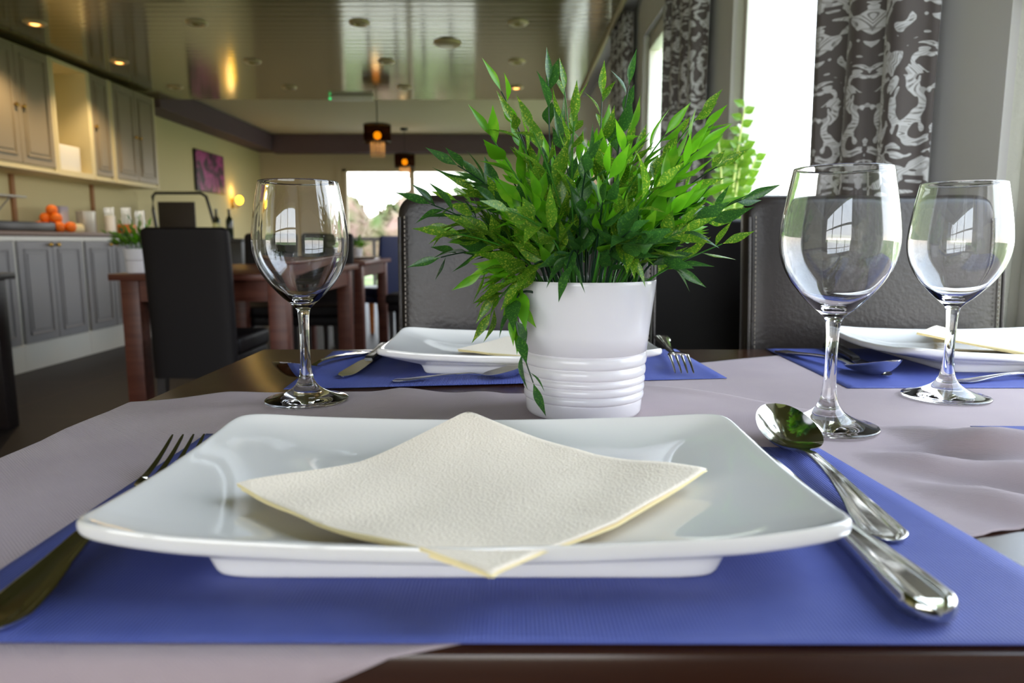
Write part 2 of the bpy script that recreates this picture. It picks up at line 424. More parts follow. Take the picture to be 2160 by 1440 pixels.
# glass doors
d = thing('door_1', None, None, kind='structure')
b = B(); y0, y1 = YB - .03, YB + .06
for (x0, x1, z0, z1) in ((DX0, DX0 + .07, 0, DZ), (-1.605, -1.53, 0, DZ), (DX1 - .07, DX1, 0, DZ), (DX0, DX1, DZ - .05, DZ), (DX0, DX1, 0, .08)):
    box(b, x0, x1, y0, y1, z0, z1, bev=.005)
obj('door_frame', b, M['wall_far'], d)
b = B(); box(b, DX0 + .07, DX1 - .07, YB + .02, YB + .03, .08, DZ - .05); obj('pane', b, M['pane'], d, smooth=False)
b = B()
box(b, DX0 - .09, DX0, YB - .02, YB - .0005, 0, DZ + .09); box(b, DX1, DX1 + .09, YB - .02, YB - .0005, 0, DZ + .09); box(b, DX0, DX1, YB - .02, YB - .0005, DZ, DZ + .09)
struct('trim_4', b, M['wall_far'], smooth=False)

# ------------------------------------------------------------------ outdoors
b = B(); box(b, -40, 40, -30, 60, -0.35, -0.12); tag(obj('lawn', b, M['grass'], smooth=False), 'pale green lawn beyond the glass doors', 'lawn', kind='structure')
b = B(); box(b, -6, 3, YB + .2, 14.5, -0.12, -0.02); tag(obj('terrace', b, M['paving'], smooth=False), 'pale paved terrace outside the glass doors', 'terrace', kind='structure')
random.seed(4)
def bush(bm, x, y, z, r, n):
    for _ in range(n):
        a, e = random.uniform(0, 2 * PI), random.uniform(-0.4, PI / 2)
        p = Vector((x + r * math.cos(a) * math.cos(e) * random.uniform(.6, 1), y + r * math.sin(a) * math.cos(e) * random.uniform(.6, 1), z + r * math.sin(e) * random.uniform(.7, 1)))
        s = random.uniform(.05, .12)
        q = Matrix.Rotation(random.uniform(0, 6), 3, Vector((random.random(), random.random(), random.random() + .1)).normalized())
        vs = [bm.verts.new(p + q @ Vector(v)) for v in ((-s, 0, 0), (0, -s * .5, 0.02), (s, 0, 0), (0, s * .5, 0.02))]
        bm.faces.new(vs)
for k in range(17):
    near = k < 9
    x, y = (-9.4 + k * 1.66, 16.5) if near else (-12.2 + (k - 9) * 1.9, 19.6)
    b = B(); r = random.uniform(.70, .80) if near else random.uniform(.85, .93)
    z = .75 if near else 1.0
    bmesh.ops.create_icosphere(b, subdivisions=3, radius=r * .86, matrix=Matrix.Translation((x, y, z)))
    for v in b.verts: v.co += Vector((random.uniform(-.06, .06), random.uniform(-.06, .06), random.uniform(-.06, .06)))
    bush(b, x, y, z, r * .94, 520)
    for v in b.verts: v.co.z = max(z + (v.co.z - z) * (1.35 if near else 1.5), -.12)
    tag(obj('garden_shrub', b, M['hedge'], smooth=False), 'blurred green and pink flowering shrub in the garden beyond the glass doors', 'shrub', 'flowering shrubs outside the glass doors')
b = B()
t = thing('conifer_tree', 'green tree seen top right through the right pane of the glass doors', 'tree', (-1.0, 22.5, -.12))
cb = B()
for k in range(1700):
    h = random.random(); rr = (1 - h) * 1.3 * random.uniform(.5, 1) + .05; a = random.uniform(0, 2 * PI)
    p = Vector((rr * math.cos(a), rr * math.sin(a), .5 + h * 5.2)); s = random.uniform(.08, .2)
    q = Matrix.Rotation(random.uniform(0, 6), 3, Vector((random.random(), random.random(), random.random() + .1)).normalized())
    cb.faces.new([cb.verts.new(p + q @ Vector(v)) for v in ((-s, 0, 0), (0, -s * .4, 0.03), (s, 0, 0), (0, s * .4, 0.03))])
obj('foliage', cb, M['conifer'], t, smooth=False)
b.free(); b = B(); cyl(b, 0, 0, 0, 5, .12, 12, r1=.02); obj('trunk', b, M['trunk'], t)
t = thing('terrace_railing', 'dark railing across the terrace outside the glass doors', 'railing', (0, 13.0, -.02))
b = B(); box(b, -5, 1.5, -.03, .03, .93, 1.0); obj('handrail', b, M['rail'], t, smooth=False)
b = B(); box(b, -5, 1.5, -.02, .02, .45, .50); obj('lower_rail', b, M['rail'], t, smooth=False)
for k in range(14):
    b = B(); x = -4.9 + k * .48; box(b, x - .025, x + .025, -.025, .025, 0, .93); obj('post', b, M['rail'], t, smooth=False)

# ------------------------------------------------------------------ ceiling lamps
def downlight(x, y, lit, label):
    t = thing('downlight', label, 'ceiling light', (x, y, ZC), group='recessed ceiling spotlights')
    b = B(); lathe(b, [(.034, -.006), (.040, -.016), (.060, -.014), (.070, -.006), (.072, 0), (.034, 0), (.034, -.006)], 32)
    obj('ring', b, M['lampring'], t)
    b = B(); lathe(b, [(0, -.020), (.018, -.018), (.030, -.010), (.0335, -.001), (0, -.001)], 24)
    obj('bulb', b, M['lamp_on'] if lit else M['lamp_off'], t)
    if lit:
        l = bpy.data.lights.new('spot_glow', 'SPOT'); l.energy = 22; l.color = (1, .72, .42); l.spot_size = 2.2; l.spot_blend = .6; l.shadow_soft_size = .03
        o = bpy.data.objects.new('spot_glow', l); COL.objects.link(o); o.parent = t; o.location = (0, 0, -.04)
    return t
rowname = ['nearest', 'middle', 'farthest']; colname = ['left, by the cabinets', 'left of centre', 'centre', 'right, above the green plant']
for r, y in enumerate((5.05, 6.09, 7.07)):
    for c, x in enumerate((-3.22, -2.13, -1.03, .04)):
        lit = (c == 0 and r < 2) or (c == 3 and r == 2)
        downlight(x, y, lit, '%s round ceiling spotlight in the %s row, at %s' % ('glowing' if lit else 'unlit', rowname[r], colname[c]))
b = B(); lathe(b, [(0, -.03), (.05, -.03), (.07, -.026), (.10, -.012), (.105, -.0005), (0, -.0005)], 40)
tag(obj('smoke_detector', b, M['lampring']), 'larger flat disc on the ceiling between the nearest centre and right spotlights', 'smoke detector').location = (-.48, 5.54, ZC)
t = thing('emergency_light', 'slim white emergency light with a green point at the edge of the glossy ceiling', 'emergency light', (-1.62, 7.5, ZC))
b = B(); box(b, -.21, .21, -.04, .04, -.045, -.0005, bev=.008); obj('body', b, M['white'], t)
b = B(); box(b, -.24, -.21, -.015, .015, -.035, -.012, bev=.004); obj('indicator', b, M['green_led'], t)

def pendant(x, y, label):
    t = thing('pendant_lamp', label, 'pendant lamp', (x, y, 0), group='crystal pendant lamps')
    b = B(); lathe(b, [(0, ZC2 - .03), (.05, ZC2 - .03), (.06, ZC2 - .0005), (0, ZC2 - .0005)], 24); obj('ceiling_rose', b, M['black'], t)
    b = B(); cyl(b, 0, 0, 2.10, ZC2 - .03, .005, 8); obj('cord', b, M['black'], t)
    b = B(); lathe(b, [(.147, 1.965), (.148, 2.15), (.146, 2.15), (.145, 1.965), (.147, 1.965)], 48); s = obj('lamp_shade', b, M['shade'], t)
    b = B()
    for z in (1.965, 2.145): lathe(b, [(.149, z), (.151, z + .008), (.149, z + .016), (.143, z + .008), (.149, z)], 48)
    box(b, -.146, .146, -.004, .004, 2.14, 2.146); box(b, -.004, .004, -.146, .146, 2.14, 2.146)
    obj('shade_rim', b, M['black'], s)
    b = B(); bmesh.ops.create_uvsphere(b, u_segments=24, v_segments=16, radius=.042, matrix=Matrix.Translation((0, 0, 2.045))); obj('bulb', b, M['bulb_amber'], t)
    for k in range(14):
        a = 2 * PI * k / 14; b = B()
        for j in range(6):
            z = 1.955 - j * .026; s_ = .0085
            lathe(b, [(0, z + .012), (s_, z), (0, z - .012)], 8, (.075 * math.cos(a), .075 * math.sin(a), 0))
        cyl(b, .075 * math.cos(a), .075 * math.sin(a), 1.81, 2.0, .0015, 6)
        obj('crystal_strand', b, M['crystal'], t)
    l = bpy.data.lights.new('bulb_glow', 'POINT'); l.energy = .5; l.color = (1, .66, .3); l.shadow_soft_size = .05
    o = bpy.data.objects.new('bulb_glow', l); COL.objects.link(o); o.parent = t; o.location = (0, 0, 1.94)
    return t
pendant(-1.47, 8.0, 'nearer black drum pendant lamp with amber bulb and crystal strands, hung left')
pendant(-1.56, 10.6, 'farther black drum pendant lamp with amber bulb, hung just above the glass doors')

# ------------------------------------------------------------------ curtains
def curtain(y0, y1, label, seed, folds):
    random.seed(seed)
    b = B(); uvl = b.loops.layers.uv.new('UVMap')
    nz, nu = 24, folds * 16
    ph = [random.uniform(-.5, .5) for _ in range(folds + 2)]
    def f(u, z):
        k = u * folds; i = int(k); fr = k - i
        amp = .036 + .006 * math.sin(z * 2 + ph[i % len(ph)] * 5)
        yy = y0 + (y1 - y0) * (u + .018 * math.sin(2 * PI * k * 2 + ph[i % len(ph)]))
        return Vector((.735 + amp * math.cos(2 * PI * k + .4 * math.sin(z * 1.3)), yy, z))
    grid = []; arc = [0]
    for i in range(nu):
        arc.append(arc[-1] + (f((i + 1) / nu, 1.2) - f(i / nu, 1.2)).length)
    for i in range(nu + 1):
        grid.append([b.verts.new(f(i / nu, .10 + 2.245 * j / nz)) for j in range(nz + 1)])
    for i in range(nu):
        for j in range(nz):
            fc = b.faces.new((grid[i][j], grid[i + 1][j], grid[i + 1][j + 1], grid[i][j + 1]))
            for lp, (a, c) in zip(fc.loops, ((i, j), (i + 1, j), (i + 1, j + 1), (i, j + 1))):
                lp[uvl].uv = (arc[a], .10 + 2.245 * c / nz)
    o = obj('curtain', b, M['damask'])
    m = o.modifiers.new('thick', 'SOLIDIFY'); m.thickness = .0025; m.offset = 0
    tag(o, label, 'curtain', 'damask curtains along the window wall')
curtain(1.33, 1.80, 'nearest grey curtain with silver damask pattern, behind the right-hand wine glasses', 2, 3)
curtain(2.90, 3.52, 'second dark damask curtain, right of the green plant, before a white window frame', 6, 4)
curtain(4.72, 5.35, 'farthest damask curtain, seen above the middle of the green plant', 9, 4)

# ------------------------------------------------------------------ kitchen cabinets on the left
def panel_door(name, parent, x, y0, y1, z0, z1, m, inset=.055):
    b = B(); box(b, x - .018, x, y0 + .003, y1 - .003, z0, z1, bev=.003, seg=1)
    d = obj(name, b, m, parent)
    b = B()
    i = inset
    for (a0, a1, c0, c1) in ((y0 + i, y1 - i, z1 - i - .012, z1 - i), (y0 + i, y1 - i, z0 + i, z0 + i + .012), (y0 + i, y0 + i + .012, z0 + i, z1 - i), (y1 - i - .012, y1 - i, z0 + i, z1 - i)):
        box(b, x - .001, x + .009, a0, a1, c0, c1, bev=.003, seg=1)
    box(b, x - .001, x + .005, y0 + i + .03, y1 - i - .03, z0 + i + .03, z1 - i - .03, bev=.0045, seg=1)
    obj('moulding', b, m, d)
    return d
def knob(parent, x, y, z):
    b = B(); lathe(b, [(0, 0), (.007, 0), (.006, .012), (.016, .018), (.016, .026), (.008, .032), (0, .033)], 16)
    for v in b.verts: v.co = Vector((x + v.co.z, y + v.co.x, z + v.co.y))
    obj('knob', b, M['brass'], parent)
XB, XU = -3.37, -3.60
units = [(3.31, 4.09), (4.09, 4.87), (4.87, 5.65), (5.65, 6.43), (6.43, 7.15)]
nm = ['nearest, cut by the left edge', 'second, behind the dark table corner', 'third, left of the dark chair', 'fourth, left of the small potted plant', 'farthest, behind the dark chair']
for (y0, y1), q in zip(units, nm):
    t = thing('base_cabinet', 'grey panelled base cabinet with brass knobs, ' + q, 'cabinet', (0, 0, 0), group='grey base cabinets under the worktop')
    b = B(); box(b, XL + .001, XB - .02, y0 + .001, y1 - .001, .001, .935); obj('body', b, M['white'], t, smooth=False)
    b = B(); box(b, XB - .02, XB - .004, y0 + .001, y1 - .001, .001, .18); obj('plinth', b, M['white'], t, smooth=False)
    b = B(); box(b, XB - .02, XB + .004, y0 + .001, y1 - .001, .905, .935); obj('top_rail', b, M['white'], t, smooth=False)
    ym = (y0 + y1) / 2
    d1 = panel_door('door', t, XB, y0 + .02, ym, .19, .90, M['grey_door']); d2 = panel_door('door', t, XB, ym, y1 - .02, .19, .90, M['grey_door'])
    knob(d1, XB, ym - .045, .875); knob(d2, XB, ym + .045, .875)
b = B(); box(b, XL + .001, XB + .03, 3.30, 7.17, .9355, .968, bev=.004); tag(obj('worktop', b, M['counter']), 'long brown worktop over the grey base cabinets on the left', 'worktop')
Z0, Z1 = 1.47, 2.325
for (y0, y1, nd, q) in ((3.9, 4.95, 2, 'nearest, outside the left edge'), (4.96, 5.78, 2, 'with two doors at the top left corner'), (6.285, 6.60, 1, 'with one narrow door right of the open niche'), (6.62, 7.42, 2, 'with two doors, farthest along the left wall')):
    t = thing('wall_cabinet', 'taupe panelled wall cabinet ' + q, 'cabinet', group='taupe wall cabinets')
    b = B(); box(b, XL + .001, XU - .02, y0 + .001, y1 - .001, Z0 - .02, Z1); obj('body', b, M['cream'], t, smooth=False)
    b = B(); box(b, XL + .001, XU + .004, y0 + .001, y1 - .001, Z0 - .045, Z0 - .02, bev=.003); obj('bottom_trim', b, M['cream'], t)
    for (c0, c1) in ((y0 + .001, y0 + .022), (y1 - .022, y1 - .001)):
        b = B(); box(b, XU - .02, XU - .002, c0, c1, Z0 - .02, Z1); obj('side_frame', b, M['cream'], t, smooth=False)
    if nd == 2:
        ym = (y0 + y1) / 2
        d1 = panel_door('door', t, XU, y0 + .02, ym, Z0, Z1 - .01, M['grey_door_up']); d2 = panel_door('door', t, XU, ym, y1 - .02, Z0, Z1 - .01, M['grey_door_up'])
        knob(d1, XU, ym - .04, 1.88); knob(d2, XU, ym + .04, 1.88)
    else:
        d1 = panel_door('door', t, XU, y0 + .02, y1 - .02, Z0, Z1 - .01, M['grey_door_up'], .05); knob(d1, XU, y0 + .05, 1.88)
t = thing('open_shelf_unit', 'cream open niche between the taupe wall cabinets', 'shelf unit')
y0, y1 = 5.785, 6.28
b = B(); box(b, XL + .001, XU, y0, y0 + .03, Z0 - .045, Z1); box(b, XL + .001, XU, y1 - .03, y1, Z0 - .045, Z1); obj('side_panel', b, M['cream'], t, smooth=False)
b = B(); box(b, XL + .001, XL + .012, y0 + .03, y1 - .03, Z0, Z1 - .03); obj('back_panel', b, M['cream'], t, smooth=False)
b = B(); box(b, XL + .001, XU, y0 + .03, y1 - .03, Z0 - .045, Z0); obj('bottom_panel', b, M['cream'], t, smooth=False)
b = B(); box(b, XL + .001, XU, y0 + .03, y1 - .03, Z1 - .03, Z1); obj('top_panel', b, M['cream'], t, smooth=False)
b = B(); box(b, -3.86, -3.64, 5.84, 6.16, Z0 + .0005, Z0 + .21, bev=.012); tag(obj('storage_box', b, M['white']), 'white textured box standing in the open niche', 'box')
for y, q in ((5.72, 'left'), (6.80, 'right')):
    b = B(); box(b, XL + .0005, XL + .02, y - .02, y + .02, .97, Z0 - .046); tag(obj('wall_strip', b, M['brown'], smooth=False), '%s of two narrow brown strips on the wall above the worktop' % q, 'strip', 'brown strips on the kitchen wall')
t = thing('wall_rack', 'small grey rail shelf on the wall at the far left above the worktop', 'shelf')
b = B(); box(b, XL + .001, XL + .16, 4.9, 5.66, 1.235, 1.25, bev=.003); obj('shelf', b, M['silver'], t)
b = B(); tube(b, [(XL + .01, 5.5, 1.1), (XL + .14, 5.5, 1.236)], .006); tube(b, [(XL + .01, 5.0, 1.1), (XL + .14, 5.0, 1.236)], .006); obj('bracket', b, M['silver'], t)

# things on the worktop
ZW = .9685
t = thing('serving_tray', 'long black tray on the worktop at the far left', 'tray', (-3.62, 5.13, ZW))
b = B(); box(b, -.17, .17, -.32, .32, 0, .012, bev=.004); obj('base', b, M['black'], t)
b = B(); box(b, -.17, .17, -.32, -.305, .0, .07, bev=.003); box(b, -.17, .17, .305, .32, .0, .07, bev=.003); box(b, -.17, -.155, -.32, .32, 0, .07, bev=.003); box(b, .155, .17, -.32, .32, 0, .07, bev=.003); obj('rim', b, M['black'], t)
random.seed(8)
ob = B(); bmesh.ops.create_uvsphere(ob, u_segments=20, v_segments=14, radius=.042)
o0 = tag(obj('orange', ob, M['orange']), 'orange in the heap beside the black tray', 'orange', 'oranges heaped on the worktop')
pos = []
for (dx, dy, dz) in ((0, 0, 0), (.088, .01, 0), (-.086, .02, 0), (.046, .09, 0), (-.045, .09, 0), (.0, -.085, 0), (-.02, .03, .068), (.06, .035, .068), (.02, .10, .066), (.02, .05, .13), (.135, .085, 0)):
    pos.append((-3.62 + dx, 5.60 + dy, ZW + .042 + dz))
rows_ = ['on the worktop', 'in the second layer', 'on top']
spot = ['at the middle of', 'at the near right of', 'at the left of', 'at the front right of', 'at the back left of', 'nearest the tray in', 'on the left shoulder of', 'on the right shoulder of', 'on the far shoulder of', 'on the very top of', 'at the right end of']
for i, p in enumerate(pos):
    o = o0 if i == 0 else o0.copy()
    if i: COL.objects.link(o)
    o.location = p; o['label'] = 'bright orange %s the heap beside the black tray' % spot[i]
b = B(); box(b, -3.72, -3.56, 5.86, 6.02, ZW, ZW + .075, bev=.03, seg=4); tag(obj('paper_bag', b, M['bag']), 'slumped pale paper bag right of the oranges', 'bag')
b = B(); box(b, -3.80, -3.72, 5.95, 6.06, ZW, ZW + .22, bev=.006); tag(obj('carton', b, M['lilac']), 'upright lilac carton behind the pale bag', 'carton')
def canister(x, y, r, h, m, label, name='canister', lid=True):
    t = thing(name, label, 'container', (x, y, ZW))
    b = B(); lathe(b, [(0, 0), (r * .96, 0), (r, .006), (r, h - .02), (0, h - .02)], 32); obj('body', b, m, t)
    b = B(); lathe(b, [(r * .97, h - .0195), (r * 1.03, h - .018), (r * 1.03, h - .004), (r * .9, h), (0, h)], 32); obj('lid', b, m, t)
canister(-3.62, 6.13, .072, .185, M['silver'], 'larger dull silver canister on the worktop')
canister(-3.58, 6.42, .042, .155, M['white'], 'slim white canister right of the silver one')
b = B(); box(b, -3.60, -3.48, 6.56, 6.68, ZW, ZW + .085, bev=.008); tag(obj('tin_box', b, M['copper']), 'low copper-coloured tin on the worktop by the glass vases', 'tin')
for i, (x, y, h, q) in enumerate(((-3.74, 6.70, .24, 'leftmost'), (-3.68, 6.88, .25, 'middle'), (-3.56, 6.90, .22, 'rightmost'))):
    b = B(); lathe(b, [(0, 0), (.040, 0), (.042, .008), (.044, h), (.041, h), (.039, .012), (0, .012)], 32, (x, y, ZW))
    tag(obj('glass_vase', b, M['glass']), '%s of the clear straight glass vases at the end of the worktop' % q, 'vase', 'clear glass vases')

# far end: sideboard with dark framed board, bottles, candle lamp
t = thing('sideboard', 'dark low sideboard beyond the base cabinets', 'sideboard', (-3.38, 7.70, 0))
b = B(); box(b, -.56, .56, -.22, .22, .06, .90, bev=.004); obj('body', b, M['black'], t)
b = B(); box(b, -.57, .57, -.23, .23, .9005, .93, bev=.004); obj('top', b, M['black'], t)
for sx in (-.48, .48):
    for sy in (-.16, .16):
        b = B(); box(b, sx - .03, sx + .03, sy - .03, sy + .03, 0, .06); obj('foot', b, M['black'], t, smooth=False)
t = thing('framed_board', 'dark board in a curved black frame standing above the dark chair', 'board', (-3.46, 7.66, .9305))
b = B(); tube(b, [(-.31, 0, .0), (-.345, 0, .30), (-.34, 0, .44), (-.31, 0, .475), (.17, 0, .475), (.225, 0, .44), (.26, 0, .30), (.33, 0, .0)], .016, 10); obj('frame', b, M['black'], t)
b = B(); box(b, -.29, .10, -.01, .01, .02, .385, bev=.004); obj('panel', b, M['board'], t)
b = B(); box(b, -.33, .33, -.02, .02, 0, .022, bev=.004); obj('foot_rail', b, M['black'], t)
def bottle(x, y, label, lab):
    t = thing('bottle', label, 'bottle', (x, y, .9305), group='bottles on the dark sideboard')
    b = B(); lathe(b, [(0, 0), (.034, 0), (.037, .006), (.037, .18), (.030, .21), (.014, .235), (.013, .29), (.016, .292), (.016, .305), (0, .305)], 24); obj('body', b, M['bottle'], t)
    if lab:
        b = B(); lathe(b, [(.0375, .05), (.0378, .06), (.0378, .15), (.0375, .16)], 24); obj('label', b, M['label'], t)
bottle(-3.10, 7.56, 'tall bottle with pale label, left of two on the dark sideboard', True)
bottle(-2.98, 7.60, 'plain black bottle, right of two on the dark sideboard', False)

# picture and sconce on the left wall
t = thing('picture', 'square purple orchid picture on the cream left wall', 'picture', (XL, 9.47, 1.80))
b = B(); box(b, .001, .03, -.44, .44, -.27, .24, bev=.003); obj('frame', b, M['black'], t)
b = B(); box(b, .0302, .034, -.43, .43, -.26, .23); obj('canvas', b, M['picture'], t, smooth=False)
def sconce(y, label):
    t = thing('wall_sconce', label, 'wall lamp', (XL, y, 1.46), group='amber sconces on the left wall')
    b = B(); box(b, .001, .02, -.03, .03, -.10, .04, bev=.006); obj('backplate', b, M['brass'], t)
    b = B(); tube(b, [(.02, 0, -.06), (.08, 0, -.08), (.11, 0, -.05)], .008, 8); obj('arm', b, M['brass'], t)
    b = B(); lathe(b, [(0, -.045), (.03, -.035), (.052, .01), (.045, .05), (.02, .075), (0, .08)], 24, (.11, 0, 0)); obj('lamp_shade', b, M['bulb_amber'], t)
    l = bpy.data.lights.new('sconce_glow', 'POINT'); l.energy = .8; l.color = (1, .6, .2); l.shadow_soft_size = .05
    o = bpy.data.objects.new('sconce_glow', l); COL.objects.link(o); o.parent = t; o.location = (.07, 0, .14)
sconce(10.2, 'glowing amber sconce on the left wall right of the picture')

# ------------------------------------------------------------------ chairs
def make_chair(name, label, leather, legm, stitched=False, w=.39, h=.965):
    t = thing(name, label, 'chair')
    hw = w / 2
    # backrest: slightly waisted, rounded shoulders, leaning back
    b = B(); n = 24; rr = .030; ns = 10
    def outline(z):      # half width at height fraction
        return hw * (1 - .02 * (1 - z))
    def sec(k):
        f = k / n; z = .30 + (h - rr - .30) * f / .5 if f <= .5 else h - rr * (1 - math.sin((f - .5) * PI)); f = (z - .30) / (h - .30)
        hwz = outline(f); lean = .035 * f * f
        return z, hwz, lean
    rings = []
    for k in range(n + 1):
        z, hh, ln = sec(k)
        if z > h - rr: hh -= rr - math.sqrt(max(0, rr * rr - (z - (h - rr)) ** 2))
        th = .026 if z < h - .012 else .026 * math.sqrt(max(.05, 1 - ((z - (h - .012)) / .0125) ** 2))
        ring = []
        for i in range(4 * ns):
            a = 2 * PI * i / (4 * ns)
            cx, sy = math.cos(a), math.sin(a)
            e = .28
            ring.append(b.verts.new((hh * math.copysign(abs(cx) ** e, cx), .20 + ln + th * math.copysign(abs(sy) ** .55, sy), z)))
        rings.append(ring)
    # denser rows near the top so that the shoulders are round
    for r0, r1 in zip(rings, rings[1:]):
        for i in range(4 * ns):
            j = (i + 1) % (4 * ns); b.faces.new((r0[i], r0[j], r1[j], r1[i]))
    b.faces.new(rings[0][::-1]); b.faces.new(rings[-1])
    back = obj('backrest', b, leather, t, angle=50)
    if stitched:
        b = B()
        for sx in (-1, 1):
            for k in range(70):
                z = .48 + k * .0066
                f = (z - .30) / (h - .30); ln = .035 * f * f
                if z > h - .03: break
                x = sx * (outline(f) - .012)
                box(b, x - .0007, x + .0007, .20 + ln - .0262, .20 + ln - .0245, z, z + .004)
        obj('stitching', b, M['stitch'], back, smooth=False)
        for sx in (-1, 1):
            b = B(); pts = []
            for k in range(24):
                z = .46 + k * .0205
                if z > h - .03: break
                f = (z - .30) / (h - .30); pts.append((sx * (outline(f) - .004), .20 + .035 * f * f - .0215, z))
            tube(b, pts, .0028, 8)
            obj('piping', b, leather, back)
    b = B(); box(b, -hw, hw, -.22, .172, .395, .475, bev=.022, seg=4); obj('seat', b, leather, t)
    b = B(); box(b, -hw + .01, hw - .01, -.205, .172, .335, .394, bev=.006); obj('seat_frame', b, leather, t)
    for sx in (-1, 1):
        for sy, yy in ((-1, -.18), (1, .185)):
            b = B(); x = sx * (hw - .03)
            vs = box(b, x - .02, x + .02, yy - .02, yy + .02, 0, .334)
            for v in vs:
                if v.co.z < .1: v.co.x = x + (v.co.x - x) * .7; v.co.y = yy + (v.co.y - yy) * .7 + (.03 if sy > 0 else 0)
            obj('leg', b, legm, t, smooth=False)
    return t
ch = make_chair('dining_chair', 'brown leather dining chair behind the green plant, at the far side of the table', M['leather'], M['dark_wood'], True)
place(ch, (.023, .865, 0), 0)
ch['group'] = 'stitched brown leather chairs at the far side of the table'
dup(ch, (.545, .865, 0), 0, 'brown leather dining chair behind the two right-hand wine glasses', 'stitched brown leather chairs at the far side of the table')
dk = make_chair('dining_chair', 'black-brown leather chair seen from behind, pushed up to the mahogany table on the left', M['leather_dark'], M['dark_wood'], w=.375, h=.957)
place(dk, (-1.395, 3.30, 0), PI - .0)
dup(dk, (.49, 1.72, 0), 0, 'black-brown chair back in the gap between the two stitched chairs')
dup(dk, (-1.74, 4.95, 0), .0, 'left of two dark chairs at the far end of the mahogany table')
dup(dk, (-1.33, 4.95, 0), .0, 'right of two dark chairs at the mahogany table, behind the left wine glass')
dup(dk, (-.80, 5.9, 0), -PI / 2, 'dark chair beside the far set table, right side, behind the stitched chair')
dup(dk, (-1.72, 6.0, 0), PI / 2, 'dark chair on the left side of the far set table')
bc = make_chair('dining_chair', 'navy blue chair with honey-coloured wooden legs by the far set table', M['leather_blue'], M['light_wood'], w=.38, h=.95)
place(bc, (-1.30, 6.75, 0), -PI / 2 - .5)
dup(bc, (-1.0, 7.9, 0), -PI / 2 - .2, 'farther navy blue chair with honey-coloured wooden legs near the glass doors')

# ------------------------------------------------------------------ tables
def make_table(name, label, x0, x1, y0, y1, zt, m, leg=.08, th=.03, inset=.03, apron=.09):
    t = thing(name, label, 'table', ((x0 + x1) / 2, (y0 + y1) / 2, 0))
    hx, hy = (x1 - x0) / 2, (y1 - y0) / 2
    b = B(); box(b, -hx, hx, -hy, hy, zt - th, zt, bev=.003); obj('tabletop', b, m, t)
    b = B(); i = inset + .01
    box(b, -hx + i, hx - i, -hy + i, -hy + i + .02, zt - th - apron, zt - th - .0005); box(b, -hx + i, hx - i, hy - i - .02, hy - i, zt - th - apron, zt - th - .0005)
    box(b, -hx + i, -hx + i + .02, -hy + i, hy - i, zt - th - apron, zt - th - .0005); box(b, hx - i - .02, hx - i, -hy + i, hy - i, zt - th - apron, zt - th - .0005)
    obj('apron', b, m, t, smooth=False)
    for sx in (-1, 1):
        for sy in (-1, 1):
            cx, cy = sx * (hx - inset - leg / 2), sy * (hy - inset - leg / 2)
            b = B(); vs = box(b, cx - leg / 2, cx + leg / 2, cy - leg / 2, cy + leg / 2, 0, zt - th - .0005, bev=.003)
            obj('leg', b, m, t)
    return t
make_table('dining_table', 'dark brown wooden dining table laid with blue mats, filling the foreground', -.343, .785, .237, .968, ZT, M['table_wood'], leg=.07, th=.032)
make_table('dining_table', 'mahogany table with a potted plant, left behind the near table', -1.86, -1.02, 3.28, 4.75, ZT, M['red_wood'], leg=.085, inset=.035, apron=.10)
make_table('dining_table', 'dark table whose corner shows at the left edge of the picture', -3.1, -2.40, 2.5, 3.45, ZT, M['dark_wood'], leg=.08)
make_table('dining_table', 'far reddish table set with plates, seen between the wine glass and the stitched chair', -1.62, -1.10, 5.35, 6.5, ZT, M['red_wood'], leg=.08)
for (x, y, q) in ((-1.48, 5.65, 'nearer'), (-1.25, 6.1, 'farther')):
    b = B(); lathe(b, [(0, .004), (.07, .005), (.12, .018), (.125, .02), (.12, .016), (.07, 0), (0, 0)], 32, (x, y, ZT + .001)); tag(obj('plate', b, M['porcelain']), '%s white plate on the far reddish table' % q, 'plate', 'white plates on the far table')

